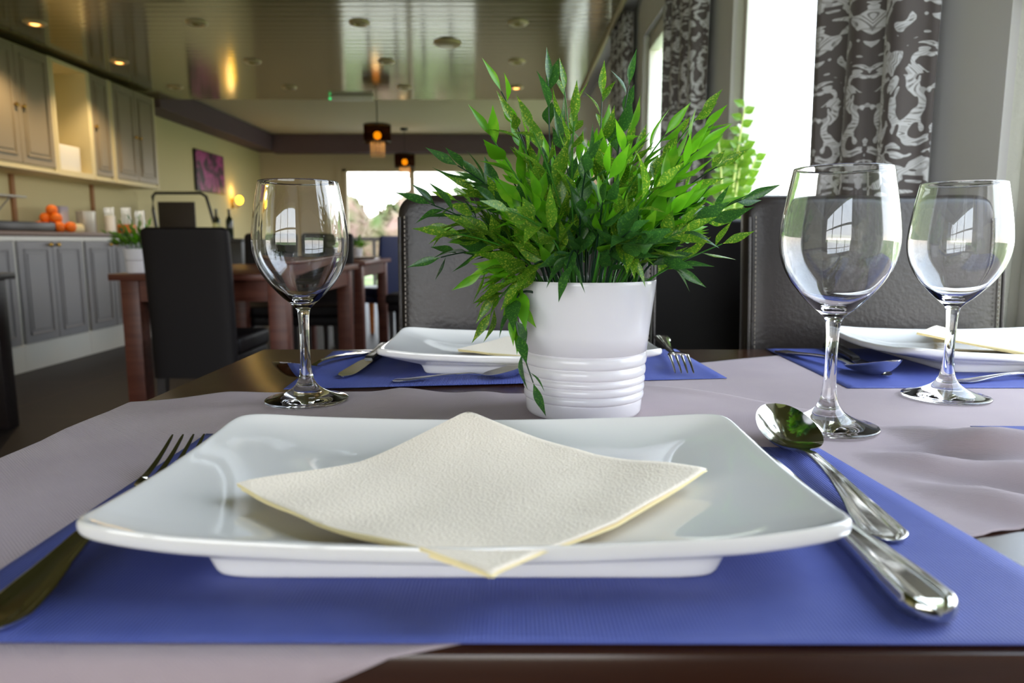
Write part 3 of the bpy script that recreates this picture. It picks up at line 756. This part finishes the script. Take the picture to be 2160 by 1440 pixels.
# ------------------------------------------------------------------ cloths and mats on the near table
def polyline(pts, t):
    P = [Vector((a, c, 0)) for a, c in pts]
    L = [0]
    for p, q in zip(P, P[1:]): L.append(L[-1] + (q - p).length)
    s = t * L[-1]
    for i in range(len(P) - 1):
        if s <= L[i + 1] or i == len(P) - 2:
            return P[i].lerp(P[i + 1], (s - L[i]) / (L[i + 1] - L[i]))
def smoothline(pts, n=200, it=30):
    q = [polyline(pts, i / n) for i in range(n + 1)]
    for _ in range(it):
        q = [q[0]] + [(q[i - 1] + q[i] * 2 + q[i + 1]) / 4 for i in range(1, n)] + [q[-1]]
    return lambda t: q[min(n, int(t * n))].lerp(q[min(n, int(t * n) + 1)], t * n - int(t * n))
def cloth(name, back, right, near, left, wr, zb, label, nu=150, nv=150):
    # back: P0->P1, right: P1->P2, near: P3->P2, left: P0->P3
    cb, cr, cn, cl = smoothline(back), smoothline(right), smoothline(near), smoothline(left)
    P0, P1, P2, P3 = cb(0), cb(1), cn(1), cn(0)
    b = B(); g = []
    for i in range(nu + 1):
        u = i / nu; row = []
        for j in range(nv + 1):
            v = j / nv
            p = cb(u) * (1 - v) + cn(u) * v + cl(v) * (1 - u) + cr(v) * u - (P0 * (1 - u) * (1 - v) + P1 * u * (1 - v) + P3 * (1 - u) * v + P2 * u * v)
            z = zb + wr(p.x, p.y, u, v)
            x, y = p.x, p.y; drop = 0
            ex = TX0 - .004 - x
            if ex > 0: drop += ex; x = TX0 - .004 - .004 * (1 - math.exp(-ex * 200)) - .02 * min(1, ex * 8)
            ey = TY0 - .004 - y
            if ey > 0: drop += ey; y = TY0 - .004 - .003 * (1 - math.exp(-ey * 200)) - .01 * min(1, ey * 8)
            row.append(b.verts.new((x, y, z - drop)))
        g.append(row)
    for i in range(nu):
        for j in range(nv): b.faces.new((g[i][j], g[i][j + 1], g[i + 1][j + 1], g[i + 1][j]))
    o = obj(name, b, M['cloth'], angle=80)
    m = o.modifiers.new('thick', 'SOLIDIFY'); m.thickness = .0006; m.offset = 1
    tag(o, label, 'tablecloth', 'mauve table runners')
    return o
TX0, TY0 = -.343, .237
def wrB(x, y, u, v): return .0001 + .0003 * (1 + math.sin(x * 38 + y * 25)) * .4
def wrA(x, y, u, v):
    # soft folds parallel to the right-hand edge; flat where things stand
    r = max(0, min(1, (x - .236) / .03)) * max(0, min(1, (.495 - y) / .03)) + max(0, min(1, (x - .300) / .03)) * max(0, min(1, (y - .47) / .03))
    s = (x * .75 + y * .66)
    folds = r * .0048 * (1 + math.sin(s * 105 + 2 * math.sin(y * 14)))
    back = max(0, min(1, (y - .61) / .04)) * max(0, min(1, (-.008 - x) / .03)) * max(0, min(1, (x + .140) / .03)) * .0020 * (1 + math.sin(x * 62 + 3 * y))
    sm = max(0, min(1, (x - .285) / .035)); lift = .013 * sm * sm * (3 - 2 * sm) * math.exp(-((u - .995) / .07) ** 2) * (1 - max(0, (v - .8) / .2) ** 2) + .003 * math.exp(-((u - .995) / .02) ** 2) * math.exp(-((v - .12) / .12) ** 2) + .0012 * max(0, min(1, (x - .10) / .03)) * max(0, min(1, (y - .47) / .05))
    left = max(0, min(1, (-.235 - x) / .04)) * .0009 * (1 + math.sin(x * 50 + y * 22))
    return folds + back + lift + left
cloth('table_runner', [(.10, .78), (.221, .849), (.345, .911), (.47, .957)], [(.47, .957), (.74, .80), (.775, .45)], [(.10, .60), (.30, .47), (.775, .45)], [(.10, .78), (.10, .60)],
      wrB, ZT + .0001, 'mauve runner under the right-hand settings, reaching the far edge', 90, 70)
cloth('table_runner', [(-.45, .60), (-.347, .632), (-.276, .677), (-.13, .684), (.014, .673), (.13, .707)], [(.13, .707), (.207, .655), (.268, .592), (.325, .478), (.40, .388)],
      [(-.46, .074), (-.012, .245), (.23, .338), (.40, .388)], [(-.45, .60), (-.50, .35), (-.46, .074)], wrA, ZT + .0005, 'mauve diagonal runner under the near plate, draped over the left and front table edge')

def placemat(pts, z, label, lift=None):
    b = B(); n = 40; g = []
    P = [Vector((a, c, 0)) for a, c in pts]   # far-left, far-right, near-right, near-left
    for i in range(n + 1):
        u = i / n; row = []
        for j in range(n + 1):
            v = j / n
            p = (P[0] * (1 - u) + P[1] * u) * (1 - v) + (P[3] * (1 - u) + P[2] * u) * v
            zz = z + (lift(p.x, p.y) if lift else 0)
            row.append(b.verts.new((p.x, p.y, zz)))
        g.append(row)
    for i in range(n):
        for j in range(n): b.faces.new((g[i][j], g[i][j + 1], g[i + 1][j + 1], g[i + 1][j]))
    o = obj('placemat', b, M['mat_blue'], angle=80)
    m = o.modifiers.new('thick', 'SOLIDIFY'); m.thickness = .0005; m.offset = 1
    tag(o, label, 'placemat', 'blue paper placemats'); return o
ZM = ZT + .0022     # upper side of the near placemat
placemat([(-.232, .525), (.217, .486), (.233, .2395), (-.226, .2415)], ZT + .0017, 'blue paper placemat under the nearest white plate')
placemat([(-.238, .938), (.222, .955), (.230, .748), (-.226, .690)], ZT + .0017, 'blue paper placemat under the plate behind the potted plant')
placemat([(.347, .962), (.77, .962), (.77, .700), (.336, .698)], ZT + .0013, 'blue paper placemat under the white plate at the far right')
placemat([(.354, .535), (.77, .53), (.77, .27), (.395, .27)], ZT + .0050, 'blue paper placemat whose corner shows at the right edge, in front of the far glass')

# ------------------------------------------------------------------ plates
def make_plate(w, l, label, loc, rz=0):
    b = B(); a, c = w / 2, l / 2
    prof = [(0.0, 0.0, .0095, 0), (.35, .45, .0095, 0), (.55, .66, .0100, 0), (.66, .76, .0120, .1), (.78, .86, .0165, .35), (.90, .94, .0225, .7), (.965, .975, .0275, .95), (.985, .988, .0292, 1), (.995, .996, .0290, 1),
            (1.0, 1.0, .0275, 1), (1.0, 1.0, .0245, 1), (.995, .995, .0222, 1), (.975, .98, .0205, .97), (.90, .945, .0170, .7), (.80, .90, .0130, .4), (.715, .880, .0105, .15), (.70, .868, .0090, 0),
            (.685, .858, .0015, 0), (.675, .850, 0, 0), (.655, .828, 0, 0), (.645, .818, .0015, 0), (.635, .81, .0055, 0), (0, 0, .0060, 0)]
    N = 160
    def outl(k):
        # rounded rectangle with softly bulging long sides
        t = 2 * PI * k / N
        cx, sy = math.cos(t), math.sin(t)
        e = 2 / 17.0
        x = math.copysign(abs(cx) ** e, cx); y = math.copysign(abs(sy) ** e, sy)
        return x, y
    rings = []
    for (sx, sy, z, rim) in prof:
        if sx == 0: rings.append([b.verts.new((0, 0, z))]); continue
        ring = []
        for k in range(N):
            x, y = outl(k)
            corner = (abs(x) * abs(y)) ** 2
            bul = .009 * (1 - x * x) * math.copysign(1, y) * (abs(y) ** 4) * rim
            bux = .005 * (1 - y * y) * math.copysign(1, x) * (abs(x) ** 4) * rim
            zz = z - .0072 * (1 - corner) * rim + .0022 * corner * rim
            ring.append(b.verts.new((x * a * sx + bux, y * c * sy + bul, zz)))
        rings.append(ring)
    for r0, r1 in zip(rings, rings[1:]):
        for i in range(N):
            j = (i + 1) % N
            if len(r0) == 1: b.faces.new((r0[0], r1[i], r1[j]))
            elif len(r1) == 1: b.faces.new((r0[i], r1[0], r0[j]))
            else: b.faces.new((r0[i], r1[i], r1[j], r0[j]))
    o = obj('plate', b, M['porcelain'], angle=60)
    m = o.modifiers.new('sub', 'SUBSURF'); m.levels = 1; m.render_levels = 1
    place(o, loc, rz); tag(o, label, 'plate', 'white rectangular plates'); return o
make_plate(.328, .192, 'white rectangular plate with upturned corners nearest the viewer', (-.020, .372, ZM))
make_plate(.312, .205, 'white rectangular plate behind the potted plant', (.008, .858, ZM))
make_plate(.320, .215, 'white rectangular plate at the far right behind the wine glasses', (.595, .872, ZT + .0019))

def napkin(cx, cy, z0, side, rz, label, hfun, layers=4, nseg=46, sy=1.0):
    b = B()
    R = Matrix.Rotation(rz, 3, 'Z')
    for k in range(layers):
        n = nseg; g = []
        s = side * (1 - .006 * (layers - 1 - k))
        sh = Vector((.0012 * math.sin(k * 2.1), .0012 * math.cos(k * 1.7), 0))
        for i in range(n + 1):
            row = []
            for j in range(n + 1):
                p = R @ (Vector(((i / n - .5) * s, (j / n - .5) * s, 0)) + sh); p.y *= sy; p.x -= .002 * max(0, -p.y / .1) ** 2
                h = hfun(p.x, p.y)
                edge = max(abs(i / n - .5), abs(j / n - .5)) * 2
                row.append(b.verts.new((cx + p.x, cy + p.y, z0 + h + k * (.0006 + .0010 * max(0, edge - .55) * (1 + .5 * math.sin(p.x * 60 + k))))))
            g.append(row)
        top = (k == layers - 1)
        for i in range(n):
            for j in range(n):
                f = b.faces.new((g[i][j], g[i + 1][j], g[i + 1][j + 1], g[i][j + 1])); f.material_index = 0 if top else 1
        # folded edge between this layer and the one below
        if k > 0:
            rim = [g[0][j] for j in range(n + 1)] + [g[i][n] for i in range(1, n + 1)]
            for q in range(len(rim) - 1):
                f = b.faces.new((prev[q], prev[q + 1], rim[q + 1], rim[q])); f.material_index = 1
        prev = [g[0][j] for j in range(n + 1)] + [g[i][n] for i in range(1, n + 1)]
    o = obj('napkin', b, [M['napkin'], M['napkin_edge']], angle=60)
    m = o.modifiers.new('thick', 'SOLIDIFY'); m.thickness = .00025; m.offset = 0
    tag(o, label, 'napkin', 'cream paper napkins'); return o
def h_near(x, y):
    # height above the mat: lies in the well, corners lifted on to the rim
    a = min(1, abs(x) / .118); c = min(1, abs(y) / .106)
    h = .0125 + max((.0060 if x < 0 else .0095) * a ** 2.2, .0110 * c ** 2.0)
    h -= .0035 * max(0, (-y - .088) / .02)
    h += .0011 * math.sin(x * 46 + y * 22) * (1 - c) + .0008 * math.sin(x * 90 - y * 60) * a
    if y > 0: h += .0040 * c ** 2
    return h
napkin(-.0170, .3565, ZM, .173, PI / 4 + .10, 'square cream napkin lying cornerwise on the nearest plate', h_near, sy=.90)
def h_far(x, y): return .0125 + .003 * min(1, (abs(x) / .08) ** 2) + .022 * max(0, (x + .0) / .10) * (1 if y > 0 else .4) + .02 * max(0, y - .06) * 5 * .2
napkin(.035, .868, ZM, .150, PI / 4 + .35, 'cream napkin on the plate behind the potted plant', h_far)
napkin(.605, .878, ZT + .0019, .155, PI / 4 + .1, 'cream napkin on the plate at the far right', lambda x, y: .012 + .020 * max(0, -x / .11) + .010 * max(0, y / .1))

# ------------------------------------------------------------------ cutlery (length along +Y, handle end at y = 0, origin on the table)
def loft(b, st, nx=12, mi=0):
    # st: (y, halfwidth, zc, dish, thick, bead)
    rows = []
    for (y, w, z, dish, th, bead) in st:
        top, bot = [], []
        for i in range(nx + 1):
            u = -1 + 2 * i / nx
            zz = z - dish * (1 - u * u)
            if bead: zz += bead * (math.exp(-((abs(u) - .86) / .13) ** 2) + .6 * math.exp(-((abs(u) - .55) / .11) ** 2)) - bead * .4 * (1 - u * u)
            edge = .25 + .75 * math.sqrt(max(0, 1 - u ** 6))
            if th > .004: zz -= th * .32 * max(0, (abs(u) - .72) / .28) ** 2
            top.append(b.verts.new((u * w, y, zz)))
            bot.append(b.verts.new((u * w, y, zz - th * edge)))
        rows.append((top, bot))
    for (t0, b0), (t1, b1) in zip(rows, rows[1:]):
        for i in range(nx):
            b.faces.new((t0[i], t0[i + 1], t1[i + 1], t1[i])); b.faces.new((b0[i], b1[i], b1[i + 1], b0[i + 1]))
        b.faces.new((t0[0], t1[0], b1[0], b0[0])); b.faces.new((t0[nx], b0[nx], b1[nx], t1[nx]))
    for (t, bo) in (rows[0], rows[-1]):
        for i in range(nx): b.faces.new((t[i], bo[i], bo[i + 1], t[i + 1]))
def interp(keys, n):
    # monotone cubic through the stations
    m = len(keys); out = []
    def slope(c, i):
        return (keys[i + 1][c] - keys[i][c]) / (keys[i + 1][0] - keys[i][0])
    def tan(c, i):
        if i == 0: return slope(c, 0)
        if i == m - 1: return slope(c, m - 2)
        a, d = slope(c, i - 1), slope(c, i)
        return 0 if a * d <= 0 else 2 * a * d / (a + d)
    for q in range(n + 1):
        y = keys[0][0] + (keys[-1][0] - keys[0][0]) * (q / n) ** 1.5
        i = 0
        while i < m - 2 and y > keys[i + 1][0]: i += 1
        h = keys[i + 1][0] - keys[i][0]; t = (y - keys[i][0]) / h
        row = [y]
        for c in range(1, len(keys[0])):
            a, d = keys[i][c], keys[i + 1][c]
            row.append(a * (2 * t ** 3 - 3 * t * t + 1) + d * (3 * t * t - 2 * t ** 3) + h * tan(c, i) * (t ** 3 - 2 * t * t + t) + h * tan(c, i + 1) * (t ** 3 - t * t))
        row[1] = max(row[1], .0002)
        out.append(tuple(row))
    return out
def round_end(st, yr, wmax):
    # rounds the handle end in plan and softens its top edge
    o = []
    for (y, w, z, d, th, bd) in st:
        if y < yr:
            k = math.sqrt(max(0.0, 1 - (1 - y / yr) ** 2)); k2 = min(1, k * 1.15)
            o.append((y, max(.0004, min(w, wmax * k)), z - (1 - k2) * th * .35, d, th * (.35 + .65 * k2), bd * k2))
        else: o.append((y, w, z, d, th, bd))
    return o
def handle_keys(L, s=1.0):
    return [(0, .0100 * s, .0030, 0, .0026, .0003), (.010, .0109 * s, .0030, 0, .0026, .0006), (.024, .0104 * s, .0036, 0, .0028, .0007), (.050, .0070 * s, .0062, 0, .0032, .0006), (.085, .0042 * s, .0092, 0, .0036, .0004)]
def mk_spoon(name, label, s=1.0, group='spoons on the table'):
    b = B()
    L = .205
    hk = handle_keys(L)
    keys = hk + [(.115, .0032, .0100, 0, .0034, .0004), (.132, .0034, .0078, .0002, .0030, .0001), (.137, .0056, .0070, .0010, .0022, 0)]
    st = round_end(interp(keys, 90), .012, .0112)
    # bowl: oval 64 mm x 42 mm
    for q in range(1, 41):
        t = q / 40; y = .137 + .068 * t
        w = .0210 * math.sqrt(max(0, 1 - (2 * (t ** .88) - 1) ** 2)) ** .86
        w = max(w, .0060 * (1 - t) ** 1.5, .0008)
        zc = .0070 + .0155 * t ** 1.25
        dish = (.0062 + .0115 * t) * math.sin(PI * t) ** .7
        dish = min(dish, zc - .0012)
        st.append((y, w, zc, dish, .0014, 0))
    loft(b, st, 24)
    o = obj(name, b, M['steel'], angle=60); o.scale = (s, s, s)
    tag(o, label, 'spoon', group); return o
def mk_fork(label):
    b = B()
    keys = handle_keys(.2) + [(.115, .0032, .0096, 0, .0034, .0004), (.135, .0050, .0066, .0002, .0026, 0), (.150, .0110, .0048, .0012, .0020, 0), (.160, .0120, .0050, .0015, .0018, 0)]
    loft(b, round_end(interp(keys, 90), .012, .0112), 20)
    for k in range(4):
        x0 = -.0099 + k * .0066
        st = []
        for q in range(0, 13):
            t = q / 12; y = .159 + .046 * t
            st.append((y, .0021 * (1 - .55 * t) if q < 12 else .0005, .0047 + .0125 * t ** 1.5, 0, .0019 - .0008 * t, 0))
        c = len(b.verts); loft(b, st, 4); b.verts.ensure_lookup_table()
        for v in list(b.verts)[c:]: v.co.x += x0
    o = obj('fork', b, M['steel'], angle=60); tag(o, label, 'fork', 'forks on the table'); return o
def mk_knife(label, blackh=False):
    t = thing('knife', label, 'knife', group='knives on the table')
    b = B()
    keys = [(0, .0110, .0094, 0, .0090, .0005), (.010, .0114, .0096, 0, .0092, .0008), (.024, .0110, .0096, 0, .0092, .0008), (.048, .0088, .0092, 0, .0088, .0007), (.080, .0066, .0084, 0, .0080, .0006), (.105, .0062, .0076, 0, .0072, 0), (.112, .0050, .0060, 0, .0050, 0)]
    loft(b, round_end(interp(keys, 110), .011, .0116), 28); obj('handle', b, M['steel_dark'] if blackh else M['steel'], t, angle=60)
    b = B()
    keys = [(.110, .0050, .0044, 0, .0030, 0), (.120, .0080, .0042, 0, .0018, 0), (.150, .0092, .0040, 0, .0015, 0), (.195, .0098, .0038, 0, .0013, 0), (.208, .0075, .0036, 0, .0010, 0), (.216, .0012, .0036, 0, .0008, 0)]
    loft(b, interp(keys, 40), 8); obj('blade', b, M['steel'], t, angle=60)
    return t
def lay(o, x0, y0, x1, y1, z, rx=0):
    o.location = (x0, y0, z); o.rotation_euler = (rx, 0, math.atan2(y1 - y0, x1 - x0) - PI / 2)
# near setting
lay(mk_fork('steel fork at the left of the nearest plate'), -.194, .245, -.211, .46, ZM, .016)
lay(mk_spoon('tablespoon', 'large steel spoon at the right of the nearest plate, bowl upward'), .183, .325, .200, .53, ZM, 0)
lay(mk_knife('steel knife with heavy handle under the right corner of the nearest plate'), .161, .250, .163, .46, ZM)
# setting behind the pot
lay(mk_spoon('tablespoon', 'steel spoon behind the left wine glass with its bowl toward the viewer'), -.192, .918, -.232, .745, ZM, 0)
lay(mk_knife('knife with black handle left of the plate behind the pot', True), -.166, .955, -.178, .755, ZM)
lay(mk_spoon('dessert_spoon', 'small steel spoon lying crosswise in front of the plate behind the pot', .70), -.124, .724, .010, .752, ZM, 0)
fk = mk_fork('steel fork right of the plate behind the pot, its tines beside the pot'); lay(fk, .203, .964, .188, .768, ZM + .0195); fk.rotation_euler.y = PI
# right-hand setting
ZR = ZT + .0019
lay(mk_knife('knife with black handle on the blue mat left of the far right plate', True), .432, .958, .402, .76, ZR)
lay(mk_spoon('tablespoon', 'steel spoon with its bowl toward the viewer, behind the tall right wine glass'), .352, .930, .398, .745, ZR, 0)
lay(mk_spoon('dessert_spoon', 'small steel spoon in front of the far right plate, handle touching the far glass', .70), .462, .722, .60, .760, ZR, 0)

# ------------------------------------------------------------------ wine glasses
def glass_mesh():
    b = B()
    outer = [(0, .0004), (.030, .0), (.0365, .0006), (.0375, .0016), (.0366, .0027), (.030, .0040), (.020, .0078), (.012, .0128), (.0078, .0185), (.0057, .026), (.0047, .036), (.0043, .052), (.0045, .068), (.0050, .078), (.0062, .0845), (.0100, .0890),
             (.0170, .0950), (.0250, .1035), (.0320, .1125), (.0375, .1225), (.0408, .1330), (.0420, .1430), (.0417, .1520), (.0403, .1640), (.0382, .1770), (.0358, .1900), (.0346, .1965), (.0343, .1974)]
    inner = [(.0338, .1976), (.0334, .1970), (.0346, .1900), (.0370, .1770), (.0391, .1640), (.0405, .1520), (.0408, .1430), (.0396, .1330), (.0362, .1228), (.0306, .1132), (.0235, .1045), (.0150, .0972), (.0070, .0935), (0, .0925)]
    # smooth the profile with Catmull-Rom
    pts = outer + inner
    out = []
    for i in range(len(pts) - 1):
        p0, p1, p2, p3 = pts[max(i - 1, 0)], pts[i], pts[i + 1], pts[min(i + 2, len(pts) - 1)]
        for k in range(3):
            t = k / 3
            q = [0.5 * (2 * p1[a] + (p2[a] - p0[a]) * t + (2 * p0[a] - 5 * p1[a] + 4 * p2[a] - p3[a]) * t * t + (3 * p1[a] - p0[a] - 3 * p2[a] + p3[a]) * t ** 3) for a in (0, 1)]
            out.append((max(0, q[0]) if i or k else 0, q[1]))
    out.append(pts[-1]); out[-1] = (0, out[-1][1])
    lathe(b, out, 96)
    return b
g0 = obj('wine_glass', glass_mesh(), M['glass'], angle=75)
tag(g0, 'empty wine glass at the left of the green plant', 'wine glass', 'empty stemmed wine glasses')
g0.location = (-.189, .642, ZT + .0014)
for (x, y, z, s, q) in ((.246, .541, ZT + .0030, 1.0, 'empty wine glass right of the plant, nearer and taller of the right pair'), (.408, .656, ZT + .0012, 1.0, 'empty wine glass at the right edge, farther one of the right pair')):
    g = g0.copy(); COL.objects.link(g); g.location = (x, y, z); g['label'] = q

# ------------------------------------------------------------------ potted plants
def pot_mesh(s=1.0):
    b = B()
    pr = [(0, .0005), (.0455, .0005), (.0480, .0015), (.0490, .004), (.0497, .0125)]
    # rings
    for (z0, z1) in ((.0145, .0205), (.0215, .0275), (.0285, .0335), (.0350, .0425), (.0440, .0530)):
        zc, h = (z0 + z1) / 2, (z1 - z0) / 2
        base = .0490 + .060 * zc
        pr += [(base - .0007, z0 - .0004)]
        for k in range(7):
            a = -PI / 2 + PI * k / 6
            pr.append((base + .0012 * math.cos(a), zc + h * math.sin(a)))
    pr += [(.0510, .0540), (.0530, .0550), (.0545, .0700), (.0562, .0850), (.0580, .1000), (.0592, .1105), (.0594, .1130), (.0588, .1137), (.0576, .1130), (.0560, .1000), (.0530, .0750), (.0500, .050), (.047, .008), (0, .008)]
    lathe(b, [(r * s, z * s) for r, z in pr], 96); return b
def leaf(b, p, d, up, L, Wd, mi, curl=.25):
    d = d.normalized(); s = d.cross(up)
    if s.length < 1e-3: s = d.cross(Vector((1, 0, 0)))
    s.normalize(); n = s.cross(d).normalized()
    st = ((0, .0), (.07, .16), (.16, .46), (.28, .84), (.40, 1.0), (.52, .94), (.66, .68), (.80, .36), (.92, .13), (1.0, .0))
    prev = None
    for (t, w) in st:
        c = p + d * (L * t) - n * (L * curl * t * t) 
        hw = Wd * w / 2
        if w == 0: row = [b.verts.new(c)]
        else: row = [b.verts.new(c - s * hw + n * hw * .35), b.verts.new(c), b.verts.new(c + s * hw + n * hw * .35)]
        if prev:
            if len(prev) == 1: fs = [(prev[0], row[0], row[1]), (prev[0], row[1], row[2])]
            elif len(row) == 1: fs = [(prev[0], row[0], prev[1]), (prev[1], row[0], prev[2])]
            else: fs = [(prev[0], row[0], row[1], prev[1]), (prev[1], row[1], row[2], prev[2])]
            for f in fs: b.faces.new(f).material_index = mi
        prev = row
def sprig(parent, base, ctrl, end, kind, rnd, nl=15, start=.30, LL=.030):
    b = B(); base, ctrl, end = Vector(base), Vector(ctrl), Vector(end)
    def P(t): return base * (1 - t) ** 2 + ctrl * 2 * t * (1 - t) + end * t * t
    def T(t): return ((ctrl - base) * (1 - t) + (end - ctrl) * t).normalized()
    n = 14
    tube(b, [P(i / n) for i in range(n + 1)], [.00115 * (1 - .55 * i / n) for i in range(n + 1)], 6, mi=1)
    ang = rnd.uniform(0, 6)
    for k in range(nl):
        t = start + (1 - start) * (k + .5) / nl
        tt = T(t); p = P(t)
        a = tt.orthogonal().normalized(); c = tt.cross(a)
        ang += 2.4 + rnd.uniform(-.5, .5)
        side = a * math.cos(ang) + c * math.sin(ang)
        dv = (tt * rnd.uniform(.75, 1.15) + side * rnd.uniform(.45, .85))
        sc = rnd.uniform(.75, 1.25) * (1 - .25 * max(0, t - .7) / .3)
        up = Vector((rnd.uniform(-.4, .4), rnd.uniform(-.6, .1), 1)) if rnd.random() < .6 else side
        leaf(b, p + dv.normalized() * .0005, dv, up, LL * sc, LL * sc * rnd.uniform(.30, .40), 0, rnd.uniform(-.15, .35))
    leaf(b, end, T(1), Vector((rnd.uniform(-1, 1), -1, .3)), LL * .9, LL * .22, 0, .05)
    lm = {'a': M['leaf_a'], 'b': M['leaf_b'], 'c': M['leaf_c']}[kind]
    sm = M['stem_c'] if kind == 'c' or rnd.random() < .35 else M['stem_a']
    return obj('sprig', b, [lm, sm], parent, angle=60)
def potted(loc, label, s, n, seed, heroes, LL=.030, group=None, tilt=None):
    t = thing('potted_plant', label, 'potted plant', loc, group=group)
    obj('pot', pot_mesh(s), M['ceramic'], t, angle=60)
    b = B(); lathe(b, [(0, .098 * s), (.054 * s, .098 * s), (.0535 * s, .102 * s), (0, .106 * s)], 32); obj('planting_foam', b, M['soil'], t)
    rnd = random.Random(seed)
    zb = .104 * s
    for k in range(n):
        # spread: fraction q of the way out, azimuth a
        a = 2 * PI * (k * .61803) + rnd.uniform(-.3, .3); q = math.sqrt((k + .5) / n)
        th = q * 1.02 + rnd.uniform(-.12, .10)
        L = (.150 - .045 * q + rnd.uniform(-.045, .012)) * s
        base = Vector((.040 * s * q * math.cos(a), .036 * s * q * math.sin(a), zb))
        d = Vector((math.sin(th) * math.cos(a), math.sin(th) * math.sin(a) * .85, math.cos(th)))
        end = base + d * L
        ctrl = base + (Vector((d.x * .3, d.y * .3, .75)) + Vector((rnd.uniform(-.2, .2), rnd.uniform(-.2, .2), 0))) * L * .55
        end.z = max(end.z, zb + .01)
        r = rnd.random()
        kind = 'a' if r < .38 else ('b' if r < .72 else 'c')
        sprig(t, base, ctrl, end, kind, rnd, nl=rnd.choice((8, 10, 12)), start=.30, LL=LL)
    for (ex, ey, ez, cx, cy, cz, kd, nl) in heroes:
        bx, by = max(-.042, min(.042, cx * .8)), max(-.035, min(.03, cy * .8))
        sprig(t, (bx, by, zb), (cx, cy, cz), (ex, ey, ez), kd, rnd, nl=nl, start=.34, LL=LL * .95)
    return t
H = [(-.070, -.02, .262, -.035, -.01, .20, 'a', 5), (-.112, .0, .158, -.05, 0, .165, 'b', 9), (-.120, -.015, .132, -.055, -.01, .150, 'c', 9), (-.105, -.02, .205, -.04, 0, .17, 'c', 9),
     (-.045, -.058, .036, -.075, -.055, .118, 'c', 6), (-.058, -.045, .085, -.060, -.04, .135, 'a', 7), (-.075, -.04, .105, -.05, -.03, .145, 'b', 8),
     (.112, -.01, .143, .055, -.01, .120, 'b', 6), (-.085, -.03, .120, -.05, -.03, .14, 'a', 9), (-.078, -.045, .090, -.05, -.03, .135, 'b', 8), (-.055, -.055, .115, -.03, -.04, .15, 'b', 9), (-.095, .01, .150, -.05, 0, .15, 'a', 9), (-.02, -.06, .125, -.01, -.04, .16, 'c', 9), (.03, -.055, .135, .02, -.04, .16, 'b', 9), (.07, -.03, .125, .05, -.02, .14, 'c', 9), (.095, .0, .235, .045, 0, .18, 'a', 10), (.105, -.01, .205, .045, 0, .17, 'b', 10), (.095, .01, .250, .04, 0, .19, 'b', 7),
     (-.032, 0, .272, -.03, 0, .19, 'c', 8), (-.018, .01, .268, -.01, 0, .20, 'b', 9), (.012, 0, .262, .01, 0, .19, 'b', 9), (.032, -.01, .268, .02, 0, .19, 'c', 7),
     (.09, -.02, .18, .05, -.01, .16, 'a', 9), (.075, -.03, .215, .04, -.01, .17, 'a', 10), (-.06, -.03, .235, -.03, 0, .18, 'b', 9), (-.09, -.02, .185, -.04, 0, .16, 'b', 9)]
potted((.0615, .602, ZT + .0016), 'white ribbed pot with bushy bright green artificial plant at the middle of the table', 1.0, 62, 3, H, LL=.034, group='plants in white ribbed pots')
potted((-1.785, 3.41, ZT), 'small green plant in a white pot on the mahogany table, left of the dark chair', 1.0, 30, 11, [], LL=.034, group='plants in white ribbed pots')
potted((-1.36, 6.3, ZT), 'tiny potted plant on the far reddish table', .8, 20, 14, [], LL=.034, group='plants in white ribbed pots')

# plant on the window sill: thick pale stems with round leaflets in a glass vase
t = thing('sill_plant', 'leafy green plant with pale stems on the window sill, left of the right chair', 'plant', (.745, 2.50, SILL + .0185))
b = B(); lathe(b, [(0, 0), (.045, 0), (.050, .006), (.056, .12), (.053, .12), (.046, .010), (0, .010)], 32); obj('vase', b, M['white'], t)
rnd = random.Random(5)
for (dx, dy, hh, lean, y0f) in ((-.035, -.02, .38, -.01, .30), (.010, 0, .50, .035, .25), (-.010, .01, .38, -.01, .3), (.030, 0, .38, .02, .3), (.03, .02, .34, .07, .3)):
    b = B(); pts = [Vector((dx * .4 + (dx * .6 + lean) * (i / 12) ** 1.6, dy, .01 + hh * i / 12)) for i in range(13)]
    tube(b, pts, [.006 * (1 - .6 * i / 12) for i in range(13)], 8, mi=1)
    for k in range(18):
        f = y0f + (1 - y0f) * k / 17; i = min(11, int(f * 12)); p = pts[i].lerp(pts[i + 1], f * 12 - i)
        sd = -1 if k % 2 else 1
        leaf(b, p, Vector((sd * .9, rnd.uniform(-.5, .2), .55)), Vector((0, -1, .3)), .046, .032, 0, .1)
    obj('stalk', b, [M['leaf_b'], mat('pale_stem', (196, 206, 120), rough=.5) if 'pale' not in M else M['pale']], t)
